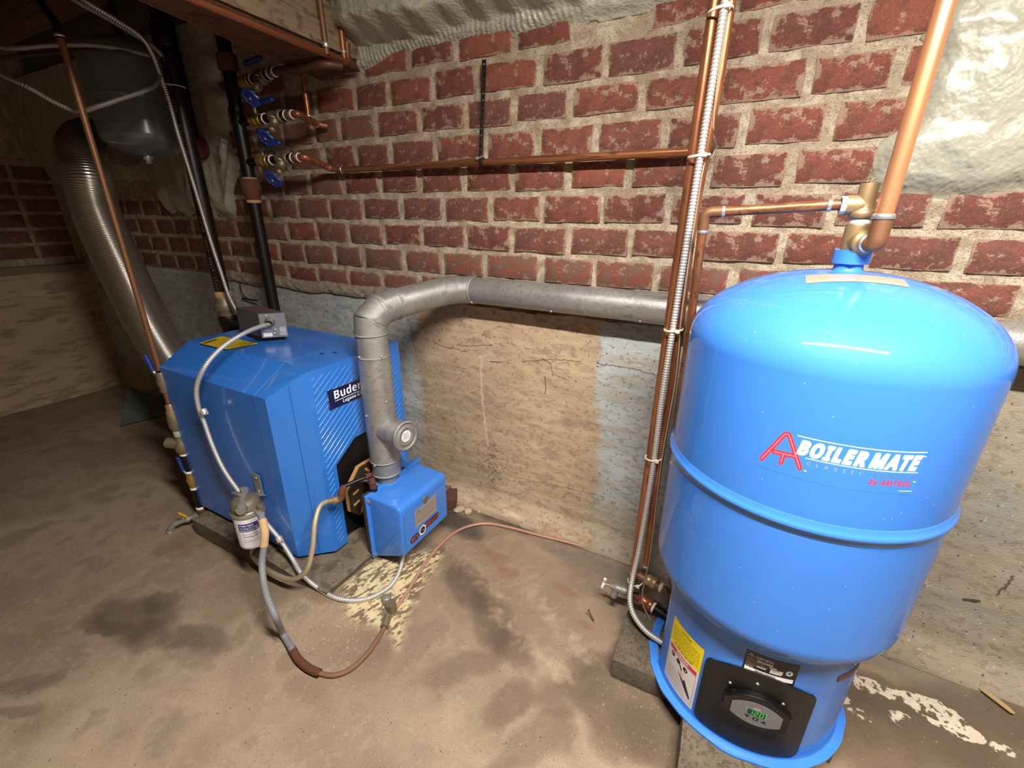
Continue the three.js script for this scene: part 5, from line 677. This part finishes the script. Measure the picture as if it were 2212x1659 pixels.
// feed pipe at the boiler's far corner with its valves and drain
{
  const FZ = 0.742, top = onZ(125, 82, FZ), X = onZ(300, 650, FZ).x, o = thing('feed_pipe', 'slim copper feed pipe dropping from the ceiling to the back corner of the boiler', 'pipe'), vy = onZ(346, 800, FZ).y; part('pipe_run', rod(V(X, vy, FZ), V(X, top.y, FZ), 0.01, 16), M.copperDull, o); part('upper_run', bentPipe([V(X, top.y - 0.004, FZ), V(X, top.y + 0.04, FZ), V(X - 0.16, top.y + 0.16, FZ - 0.02), V(X - 0.2, 2.4, FZ - 0.02)], 0.0115, 0.03), M.blackIron, o); ring(V(X, top.y, FZ), UP, 0.0118, M.solder, o);
  const f = thing('feed_valve_stack', 'stack of brass valves, nipples and fittings down the back corner of the boiler', 'valve'); const yAt = (px, py) => onZ(px, py, FZ).y, P = (y) => V(X, y, FZ), seg = (name, y0, y1, prof, mat, label) => part(name, turned(P(y0), Yn, prof.map(([r, t]) => [r, t * (y0 - y1)]), 16), mat, f, label);
  const y = [[346, 803], [352, 845], [356, 868], [361, 892], [366, 922], [370, 935], [376, 968], [386, 985], [392, 1012], [399, 1040], [405, 1062], [414, 1088], [424, 1100]].map(([a, b]) => yAt(a, b));
  seg('ball_valve', y[0], y[1], [[0.013, 0], [0.0185, 0.05], [0.0185, 0.3], [0.023, 0.5], [0.0185, 0.72], [0.0185, 0.95], [0.013, 1]], M.brassOld); seg('copper_stub', y[1], y[2], [[0.0115, 0], [0.0115, 1]], M.copperDull); seg('coupling', y[2], y[3], [[0.013, 0], [0.018, 0.1], [0.018, 0.5], [0.022, 0.6], [0.022, 1]], M.brass); seg('check_valve', y[3], y[4], [[0.022, 0], [0.0255, 0.2], [0.0255, 0.7], [0.017, 1]], M.brassOld); seg('joint_band', y[4], y[5], [[0.017, 0], [0.0185, 0.2], [0.0185, 0.9], [0.014, 1]], std(0x9aa596, 0.6), 'pale green joint paste'); seg('regulator', y[5], y[6], [[0.018, 0], [0.018, 0.3], [0.027, 0.4], [0.027, 0.85], [0.019, 1]], M.brassOld); part('regulator_bonnet', merge(rod(P((y[5] + y[6]) / 2), P((y[5] + y[6]) / 2).add(V(-0.05, 0.01, 0.03)), 0.023, 14)), M.brassOld, f);
  seg('nipple', y[6], y[8], [[0.0155, 0], [0.0155, 1]], M.blackIron); ring(P(y[6]), Yn, 0.0165, M.tape, f, 0.012, 'tape_band', 'white thread tape'); ring(P(y[8] + 0.012), Yn, 0.0165, M.tape, f, 0.012, 'tape_band', 'white thread tape'); seg('lower_valve', y[8], y[9], [[0.0185, 0], [0.0185, 0.3], [0.023, 0.5], [0.0185, 0.75], [0.0185, 1]], M.brassYellow); seg('lower_nipple', y[9], y[11], [[0.0155, 0], [0.0155, 1]], M.blackIron); ring(P(y[9] - 0.002), Yn, 0.0165, M.tape, f, 0.012, 'tape_band'); ring(P(y[11] + 0.014), Yn, 0.0165, M.tape, f, 0.014, 'tape_band'); seg('tee', y[11], y[12] - 0.02, [[0.018, 0], [0.022, 0.15], [0.022, 0.9], [0.016, 1]], M.rust);
  const g1 = P(y[0] - 0.02).add(V(-0.018, 0.0, 0.012)), g2 = g1.clone().add(V(-0.022, 0.088, 0.004)); part('lever_grip', rod(g1.clone().lerp(g2, 0.25), g2, 0.0082, 10), M.handleBlue, f, 'blue lever grip'); part('lever', rod(g1.clone().add(V(0.012, -0.012, -0.006)), g1.clone().lerp(g2, 0.3), 0.0062, 8), M.steel, f); const h1 = P(y[8] - 0.016).add(V(-0.016, 0, 0.012)), h2 = h1.clone().add(V(-0.014, 0.095, 0.004)); part('lever_grip', rod(h1.clone().lerp(h2, 0.3), h2, 0.0078, 10), M.handleBlue, f, 'blue lever grip'); part('lever', rod(h1.clone().add(V(0.01, -0.01, -0.006)), h1.clone().lerp(h2, 0.35), 0.006, 8), M.steel, f);
  const d = thing('boiler_drain', 'dull drain spigot with a small yellow handle low at the back corner of the boiler', 'valve'), b = P(y[12] - 0.006), bd = V(-0.55, -0.18, 0.82).normalize(), D = (s) => b.clone().addScaledVector(bd, s); part('body', turned(b, bd, [[0.017, 0], [0.019, 0.008], [0.019, 0.024], [0.013, 0.03], [0.013, 0.05], [0.016, 0.054], [0.016, 0.066], [0.011, 0.07], [0.011, 0.1]], 14), M.steelDull, d); part('spout', bentPipe([D(0.095), D(0.118), D(0.118).add(V(-0.01, -0.03, 0.012))], 0.013, 0.018), M.steelDull, d); part('spout_ring', turned(D(0.118).add(V(-0.009, -0.026, 0.011)), V(-0.3, -1, 0.36), [[0.013, 0], [0.0165, 0.002], [0.0165, 0.014], [0.013, 0.014]], 16), M.steelDull, d); const hp = D(0.072).add(V(0, 0.018, 0)); part('handle', merge(rod(D(0.072), hp.clone().add(V(0, 0.012, 0)), 0.004, 8), rod(hp.clone().add(V(-0.016, 0.02, 0.006)), hp.clone().add(V(0.02, 0.002, -0.006)), 0.0055, 8)), std(0xc89a1e, 0.45), d, 'yellow handle');
}
// beam with copper along it
{
  const o = thing('ceiling_beam', 'heavy old wooden ceiling beam running into the top of the brick wall', 'beam'), yb = 1.862, yt = 2.27, xr = (z) => -1.503 + 0.1 * z, xl = (z) => (z < 0.75 ? -1.748 + 0.272 * z : -1.544 + 0.1 * (z - 0.75)), Z = [-0.06, 0.75, 3.9];
  const slab = (x0, x1, y0, y1) => { const q = []; for (let i = 0; i < 2; i++) { const a = Z[i], b = Z[i + 1], c = (z) => [V(x0(z), y0, z), V(x1(z), y0, z), V(x1(z), y1, z), V(x0(z), y1, z)], A = c(a), B = c(b); for (let k = 0; k < 4; k++) q.push([A[k], B[k], B[(k + 1) % 4], A[(k + 1) % 4]]); if (!i) q.push(A); else q.push([...B].reverse()); } return facets(q); };
  const grain = woodMap.clone(); grain.repeat.set(2.5, 5); grain.needsUpdate = true; const grainL = woodMap.clone(); grainL.rotation = Math.PI / 2; grainL.repeat.set(5, 1.2); grainL.needsUpdate = true; const bm = std(0xb89878, 0.9, 0, { map: grainL }), plankL = (() => { const t = plankMap.clone(); t.rotation = Math.PI / 2; t.repeat.set(5, 1.2); t.needsUpdate = true; return t; })(), bl = std(0xffffff, 0.9, 0, { map: plankL });
  part('bottom_board', slab((z) => xl(z) + 0.004, (z) => xr(z) - 0.012, yb, yb + 0.03), bm, o); part('lower_plank', slab((z) => xr(z) - 0.05, xr, yb + 0.031, yb + 0.1), bl, o); part('upper_plank', slab((z) => xr(z) - 0.05, (z) => xr(z) - 0.012, yb + 0.106, yb + 0.175), bl, o); part('core', slab((z) => xl(z) + 0.01, (z) => xr(z) - 0.05, yb + 0.03, yt), wood, o); part('edge_strip', slab((z) => xl(z), (z) => xl(z) + 0.009, yb - 0.004, yb + 0.016), std(0xcdb78e, 0.85, 0, { map: grainL }), o);
  const c = thing('copper_pipe', 'copper pipe fixed along the lower edge of the wooden beam', 'pipe'), p0 = V(xr(0.1) + 0.002, yb + 0.006, 0.1), p1 = V(xr(3.5) + 0.002, yb + 0.006, 3.5); part('pipe_run', rod(p0, p1, 0.0122, 16), M.copper, c); part('elbow', bentPipe([p0.clone().add(V(0, 0, 0.03)), p0.clone().add(V(0, 0, -0.004)), p0.clone().add(V(0.004, 0.06, -0.006))], 0.014, 0.018), M.copperDull, c); ring(p0.clone().add(V(0, 0, 0.028)), V(0, 0, 1), 0.0125, M.brassYellow, c);
  const d = thing('copper_pipe', 'short copper riser between the beam and the spray foam', 'pipe'), q = onX(744, 128, xr(0.1) + 0.006); part('pipe_run', rod(q, V(q.x - 0.004, 2.3, q.z), 0.0122, 16), M.copper, d); ring(q.clone().add(V(0, 0.018, 0)), UP, 0.0125, M.solder, d); const e = thing('copper_pipe', 'thin copper riser against the side of the wooden beam', 'pipe'), s = onX(706, 118, xr(0.18) + 0.012); part('pipe_run', rod(s, V(s.x - 0.006, 2.3, s.z + 0.004), 0.0102, 16), M.copperDull, e); ring(s.clone().add(V(0, 0.02, 0)), UP, 0.012, M.solder, e, 0.016);
}

// ------------------------------------------------------------------ oil filter, hoses, wiring round the burner
{
  const fz = 0.835, C = onZ(532, 1094, fz), o = thing('oil_filter', 'white spin-on oil filter can with a dark blue label hanging beside the boiler', 'filter'), R = 0.05, top = C.y, bot = onZ(538, 1158, fz).y;
  const lab = canvasTexture(1024, 400, (g, w, h) => { g.fillStyle = '#e2dfe2'; g.fillRect(0, 0, w, h); const draw = (x) => { g.fillStyle = '#1f2a6c'; g.fillRect(x, 60, 340, 110); g.fillStyle = '#e2dfe2'; g.beginPath(); g.ellipse(x + 280, 74, 62, 26, -0.1, 0, 7); g.fill(); g.strokeStyle = '#1f2a6c'; g.lineWidth = 6; g.beginPath(); g.moveTo(x + 240, 80); g.lineTo(x + 262, 68); g.lineTo(x + 276, 80); g.lineTo(x + 300, 66); g.lineTo(x + 320, 76); g.stroke(); g.fillStyle = '#e8e8ee'; g.font = 'bold 34px sans-serif'; g.fillText('F100-10W', x + 14, 100); g.font = 'bold 24px sans-serif'; g.fillText('Heating Oil Filter', x + 14, 130); g.fillText('Epoxy Coated Inside', x + 14, 158); g.fillStyle = '#2c2c44'; g.font = '24px sans-serif'; g.fillText('Advanced Filtration', x + 24, 216); g.font = 'bold 30px sans-serif'; g.fillText('Heating Oil Filter', x + 34, 252); g.fillStyle = 'rgba(60,60,80,.5)'; for (let r = 0; r < 3; r++) g.fillRect(x + 30, 284 + r * 16, 240 - r * 40, 5); }; draw(96); draw(610); });
  const can = part('can', new THREE.CylinderGeometry(R, R * 0.97, top - 0.022 - bot, 48, 1, true).rotateY(-0.35).translate(C.x, (top - 0.022 + bot) / 2, fz), phys(0xffffff, 0.4, 0, { map: lab, clearcoat: 0.2 }), o, 'white can with printed label'); part('can_bottom', turned(V(C.x, bot, fz), Yn, [[R * 0.97, 0], [R * 0.92, 0.008], [R * 0.8, 0.012], [0, 0.012]], 48), M.white, o); part('rim', turned(V(C.x, top, fz), Yn, [[R + 0.001, 0], [R + 0.004, 0.004], [R + 0.004, 0.014], [R, 0.024]], 48), M.steel, o); part('head', turned(V(C.x, top, fz), UP, [[R + 0.001, -0.004], [R - 0.002, 0.004], [R - 0.004, 0.024], [R - 0.012, 0.036], [0.02, 0.042], [0, 0.042]], 36), std(0x7c705e, 0.6, 0.5), o);
  const ha = onZ(505, 1090, fz), hb = onZ(560, 1106, fz + 0.03); part('head_bar', merge(rod(V(C.x - 0.045, top + 0.036, fz - 0.03), V(C.x + 0.05, top + 0.026, fz + 0.045), 0.015, 12), hexNut(V(C.x + 0.03, top + 0.028, fz + 0.03), V(1, -0.1, 0.8), 0.019, 0.018)), M.steelDull, o); part('bleed_screw', rod(V(C.x - 0.02, top + 0.05, fz - 0.01), V(C.x - 0.02, top + 0.066, fz - 0.01), 0.006, 8), M.steelDull, o);
  const b0 = onZ(548, 1030, 0.751), b1 = onZ(568, 1062, 0.751), bk = thing('filter_bracket', 'flat steel angle bracket screwed to the side of the boiler holding the filter', 'bracket'); part('wall_leg', box(-0.02, 0.02, -0.045, 0.045, 0, 0.004, 0.001).translate((b0.x + b1.x) / 2, (b0.y + b1.y) / 2, 0.7505), M.steelDull, bk); const a0 = V(b1.x - 0.004, b1.y - 0.012, 0.752), a1 = V(C.x - 0.03, top + 0.052, fz + 0.012), ad = a1.clone().sub(a0), aw = V(0, 1, 0).cross(ad).normalize(), au = ad.clone().normalize().cross(aw).normalize(); const ag = new THREE.BoxGeometry(0.032, 0.005, ad.length()).applyMatrix4(new THREE.Matrix4().makeBasis(aw, au, ad.clone().normalize())).translate((a0.x + a1.x) / 2, (a0.y + a1.y) / 2, (a0.z + a1.z) / 2); part('arm', ag, M.steelDull, bk); for (const dy of [0.03, -0.028]) part('screw', turned(V((b0.x + b1.x) / 2, (b0.y + b1.y) / 2 + dy, 0.754), V(0, 0, 1), [[0.006, 0], [0.006, 0.003], [0, 0.005]], 10), M.steel, bk);
  // hoses
  const weave = pixelTexture(64, 256, (i, j) => { const a = (i + j) % 16 < 8, b = (i - j + 256) % 16 < 8; return a !== b ? [206, 190, 160] : [160, 142, 112]; }); weave.repeat.set(2, 30); const braid = std(0xffffff, 0.5, 0.45, { map: weave });
  const wv2 = pixelTexture(64, 64, (i, j) => { const a = (i * 2 + j) % 22, b = (i * 2 - j + 128) % 22; return a < 4 ? [52, 60, 92] : b < 3 ? [96, 98, 104] : [142, 140, 136]; }); wv2.repeat.set(2, 36); const greyBraid = std(0xffffff, 0.65, 0.1, { map: wv2 });
  const e0 = onZ(752, 1056, 0.62), gp = [[552, 1168, 0.792], [545, 1198, 0.8], [566, 1222, 0.826], [600, 1243, 0.842], [636, 1251, 0.846], [662, 1232, 0.83], [675, 1185, 0.8], [681, 1125, 0.76], [692, 1092, 0.72], [706, 1083, 0.69]].map(([a, b, z]) => onZ(a, b, z)); const hs = thing('oil_hose', 'tan braided oil hose looping from the filter up to the burner', 'hose'); part('braided_hose', tube(gp, 0.0088, 90, 12), braid, hs); const le = gp[gp.length - 1], f2 = onZ(726, 1080, 0.66); part('end_fitting', merge(rod(le, le.clone().lerp(f2, 0.6), 0.0098, 12), hexNut(le.clone().lerp(f2, 0.55), f2.clone().sub(le), 0.0145, 0.026)), M.brass, hs); part('end_elbow', bentPipe([f2, onZ(737, 1078, 0.645), onZ(738, 1060, 0.635), onZ(745, 1051, 0.62)], 0.0125, 0.016), M.rust, hs);
  const q = [[556, 1104, 0.872], [567, 1122, 0.885], [572, 1150, 0.9], [570, 1180, 0.915], [566, 1215, 0.935], [569, 1255, 0.96], [578, 1292, 0.985], [594, 1330, 1.0]].map(([a, b, z]) => onZ(a, b, z)), fl = [[612, 1370], [632, 1404]].map(([a, b]) => onFloor(a, b, 0.022)), all = [...q, ...fl], h2 = thing('oil_hose', 'grey braided hose with a tan heat wrap dropping from the filter to the floor', 'hose'); const cv = curve(all); part('braided_hose', sweep(cv, 0.0105, 90, 12), greyBraid, h2); part('heat_wrap', tube(q.slice(1, 4), 0.0128, 90, 14), std(0xb89a70, 0.8), h2, 'tan wrap'); part('ferrule', merge(hexNut(q[0].clone().add(V(0, 0.012, -0.01)), q[1].clone().sub(q[0]), 0.0125, 0.02)), M.brassOld, h2);
  const rp = [[630, 1401], [645, 1425], [668, 1444], [690, 1454]].map(([a, b]) => onFloor(a, b, 0.016)), r2 = [[688, 1454], [720, 1459], [755, 1447], [790, 1416], [815, 1382], [832, 1352]].map(([a, b]) => onFloor(a, b, 0.01)); part('rusty_sleeve', tube(rp, 0.0125, 80, 14), M.rust, h2, 'rusty brown sleeve'); part('tube_tail', tube(r2, 0.0075, 80, 12), std(0x7a5a44, 0.75, 0.2), h2);
  const ft = thing('floor_fitting', 'dirty pipe fitting standing in the pale spill where the tube meets the floor', 'pipe fitting'), f0 = onFloor(838, 1330, 0.012); part('body', merge(rod(onFloor(830, 1355, 0.012), f0, 0.014, 12), hexNut(f0.clone().add(V(-0.012, -0.012, -0.03)), UP, 0.02, 0.036)), M.brassOld, ft); part('plug', turned(onFloor(836, 1304, -0.005), UP, [[0.017, 0], [0.017, 0.03], [0.011, 0.034], [0, 0.034]], 14), M.steelDull, ft);
  // wiring conduit from the control box across the boiler, behind the filter, over the slab to the burner
  const wp = [onY(596, 697, 0.92), onY(560, 706, 0.925), onZ(520, 724, 0.62), onZ(478, 752, 0.7), onZ(444, 790, 0.768), onZ(425, 836, 0.79), onZ(428, 876, 0.79), onZ(441, 912, 0.785), onZ(458, 960, 0.785), onZ(482, 1012, 0.785), onZ(512, 1056, 0.782), onZ(548, 1098, 0.778), onZ(578, 1133, 0.775), onZ(606, 1167, 0.772), onZ(632, 1208, 0.782), onZ(652, 1240, 0.805), onFloor(690, 1272, 0.014), onFloor(735, 1294, 0.011), onFloor(790, 1294, 0.01), onFloor(840, 1268, 0.01), onFloor(862, 1236, 0.02), V(-1.06, 0.135, 0.47)];
  const cd = thing('burner_conduit', 'ribbed conduit arching from the control box down the boiler side to the burner', 'conduit'); part('conduit_run', flex(wp, 0.0088, 0.0078, 0.002, 12), M.zinc, cd); for (const [a, b, z] of [[441, 890, 0.79], [604, 1165, 0.775]]) { const p = onZ(a, b, z); part('clamp', merge(turned(p.clone().add(V(-0.006, 0.01, 0)), V(0.5, -0.85, 0), [[0.009, 0], [0.012, 0.002], [0.012, 0.02], [0.009, 0.022]], 14), box(-0.004, 0.018, -0.004, 0.004, -0.003, 0.003).translate(p.x + 0.004, p.y, p.z)), M.zinc, cd); }
  // soft copper line on the floor
  const pk = [[856, 1312], [880, 1278], [902, 1242], [925, 1208], [950, 1178], [980, 1152], [1012, 1137], [1048, 1131], [1090, 1137], [1160, 1155], [1240, 1175], [1330, 1200], [1430, 1233]].map(([a, b]) => onFloor(a, b, 0.009)); pk.push(V(0.1, 0.012, 0.075), V(0.4, 0.012, 0.07)); pk.push(...[[1990, 1417], [2090, 1450], [2212, 1489]].map(([a, b]) => onY(a, b, 0.012))); const end = pk[pk.length - 1]; pk.push(V(end.x + 0.5, 0.012, end.z)); tag(part('soft_copper_line', tube(pk, 0.0065, 60, 10), std(0xb98c78, 0.55, 0.35)), 'thin pinkish copper oil line curving over the floor and along the wall', 'tube');
}
// blocks under the tank, rubble, scraps
roughBlock('concrete_block', 'mossy concrete block sticking out under the left rim of the blue tank', -0.092, 0.445, 0.19, 0.077, 0.22, 0.03, 0.03, 'blocks under the tank');
roughBlock('concrete_block', 'concrete block under the front rim of the tank below the control panel', 0.172, 0.66, 0.275, 0.077, 0.24, 0.06, 0.02, 'blocks under the tank');
roughBlock('concrete_block', 'concrete block under the right rim of the tank by the flaking floor', 0.33, 0.4, 0.13, 0.078, 0.22, 0.0, 0.02, 'blocks under the tank');
function chunk(name, label, category, p, s, mat, k, group) { const g = new THREE.IcosahedronGeometry(1, 2), a = g.attributes.position; for (let i = 0; i < a.count; i++) { const v = V(a.getX(i), a.getY(i), a.getZ(i)), f = 0.75 + 0.5 * noise(v.x * 2 + k * 3, v.y * 2 + v.z * 1.7 + k, 301); a.setXYZ(i, clamp(v.x * f, -0.8, 0.8) * s[0], clamp(v.y * f, -0.75, 0.75) * s[1], clamp(v.z * f, -0.8, 0.8) * s[2]); } g.computeVertexNormals(); const m = part(name, g, mat); m.position.set(p.x, s[1] * 0.74 + 0.002, p.z); m.rotation.y = k; return tag(m, label, category, group); }
const chipMat = std(0xffffff, 0.95, 0, { map: mortarMap });
{ const p = onY(962, 1092, 0.02); const m = part('broken_brick', new RoundedBoxGeometry(0.11, 0.062, 0.1, 2, 0.008), std(0x6a4238, 0.9, 0, { bumpMap: bumpAt(1, 1), bumpScale: 0.003 })); m.position.set(p.x - 0.02, 0.033, p.z - 0.03); m.rotation.y = 0.5; tag(m, 'dull red broken brick on the floor behind the burner', 'brick'); }
[[976, 1072, 0.03, 'flat mortar slab leaning by the broken brick against the wall', [0.045, 0.012, 0.02]], [995, 1082, 0.012, 'smallest square mortar chip by the wall near the broken brick', [0.012, 0.012, 0.012]], [992, 1101, 0.02, 'long pale mortar chip on the floor near the broken brick', [0.02, 0.012, 0.034]], [1011, 1106, 0.016, 'rounded mortar lump next to the long pale chip', [0.022, 0.016, 0.02]], [1034, 1104, 0.008, 'tiny mortar crumb right of the rounded lump', [0.009, 0.007, 0.008]], [1048, 1102, 0.006, 'flat crumb of mortar furthest from the broken brick', [0.012, 0.005, 0.008]]].forEach(([a, b, , label, s], i) => chunk('mortar_chip', label, 'rubble', onY(a, b, 0.01), s, chipMat, i * 1.3, 'mortar chips by the wall'));
{ const a = onY(2145, 1512, 0.006); const s = new THREE.Shape(); s.moveTo(-0.05, 0); s.quadraticCurveTo(0, 0.016, 0.045, 0.004); s.quadraticCurveTo(0.05, -0.004, 0.04, -0.008); s.quadraticCurveTo(0, -0.01, -0.05, 0); const g = new THREE.ExtrudeGeometry(s, { depth: 0.0015, bevelEnabled: false, curveSegments: 10 }), p = g.attributes.position; for (let i = 0; i < p.count; i++) p.setZ(i, p.getZ(i) + 0.006 * Math.sin((p.getX(i) + 0.05) * 20)); g.rotateX(-Math.PI / 2); g.computeVertexNormals(); const m = part('dry_leaf', g, std(0xa58a5c, 0.9)); m.position.set(a.x, 0.008, a.z); m.rotation.y = -0.75; tag(m, 'curled dry tan leaf on the floor right of the tank', 'leaf'); }
{ const a = onY(1283, 1342, 0.004), b = onY(1266, 1325, 0.03); tag(part('iron_nail', merge(rod(V(a.x, 0.004, a.z), V(a.x - 0.025, 0.03, a.z - 0.012), 0.0022, 8), turned(V(a.x - 0.025, 0.03, a.z - 0.012), V(-0.6, 0.7, -0.3), [[0.005, 0], [0.005, 0.0016], [0, 0.002]], 10)), M.rust), 'rusty nail standing askew in the floor left of the tank', 'nail'); }
{ const p = onZ(1994, 1262, 0.05), g = new RoundedBoxGeometry(0.03, 0.034, 0.005, 1, 0.002).rotateZ(0.5).rotateY(0.4); const m = part('paint_flake', g, chipMat); m.position.set(p.x, p.y, 0.034); tag(m, 'pale flake peeling off the concrete wall just right of the tank', 'flake'); }
// folded grey sheet behind the boiler
{ const q = [[258, 917], [300, 905], [352, 893], [350, 868], [322, 858], [292, 862], [278, 885]].map(([a, b]) => onY(a, b, 0.02)); for (const p of q) p.z = Math.max(p.z, 0.14); const A = q[0], B = q[2], T = V((q[4].x + q[5].x) / 2, 0.14, (q[4].z + q[5].z) / 2 + 0.05), Bk = q[3].clone().add(V(-0.05, 0, -0.05)), L = q[5].clone().add(V(-0.04, 0, 0.02)); const R = onY(352, 905, 0.01); tag(part('crumpled_sheet', facets([[V(A.x, 0.008, A.z), V(B.x, 0.008, B.z), V(T.x, T.y, T.z)], [V(B.x, 0.008, B.z), V(Bk.x, 0.02, Bk.z), V(T.x, T.y, T.z)], [V(Bk.x, 0.02, Bk.z), V(L.x, 0.008, L.z), V(T.x, T.y, T.z)], [V(L.x, 0.008, L.z), V(A.x, 0.008, A.z), V(T.x, T.y, T.z)], [V(A.x, 0.004, A.z), V(L.x, 0.004, L.z), V(Bk.x, 0.004, Bk.z), V(B.x, 0.004, B.z)]]), std(0x5e6660, 0.8)), 'grey green folded sheet lying on the floor behind the boiler', 'sheet'); }
// loose drip of foam hanging on the left foam, old nail wires on the wall
{ const p = [[486, 300, 0.09], [482, 325, 0.1], [484, 350, 0.1], [481, 375, 0.1], [483, 400, 0.09], [482, 428, 0.08]].map(([a, b, z]) => onZ(a, b, z)); const c = curve(p); part('foam_drip', sweep(c, (t) => 0.016 * (1 - t) * (0.7 + 0.6 * noise(t * 14, 1, 310)) + 0.004, 40, 10), foamMat, wallBack); }
{ const p = [[518, 612], [522, 632], [530, 642], [538, 648]].map(([a, b]) => onZ(a, b, 0.03)); tag(part('wire_stub', tube(p, 0.003, 60, 6), M.blackIron), 'bent black wire stub sticking out of the painted wall behind the boiler', 'wire'); const n = onZ(555, 650, 0.04), n2 = onZ(524, 644, 0.02); tag(part('iron_spike', rod(n2, n, 0.005, 8), M.blackIron), 'short black iron spike in the painted wall behind the boiler', 'nail'); }

// ------------------------------------------------------------------ the strip light under the joists
{
  const o = thing('strip_light', 'long white strip light fixed under the ceiling joists', 'lamp'), { x, y, z, len } = TUBE; part('housing', box(x - len / 2 - 0.03, x + len / 2 + 0.03, y + 0.002, y + 0.06, z - 0.05, z + 0.05, 0.006), M.white, o); part('tube', rod(V(x - len / 2, y - 0.012, z), V(x + len / 2, y - 0.012, z), 0.012, 16), new THREE.MeshStandardMaterial({ color: 0xffffff, roughness: 0.4, emissive: 0xfff3e0, emissiveIntensity: 4 }), o); for (const s of [-1, 1]) part('end_cap', box(-0.012, 0.012, -0.03, 0.004, -0.018, 0.018, 0.003).translate(x + s * (len / 2 + 0.012), y, z), M.white, o);
}

scene.traverse((o) => { if (o.isMesh) { o.castShadow = o.receiveShadow = true; } });
renderer.render(scene, camera);
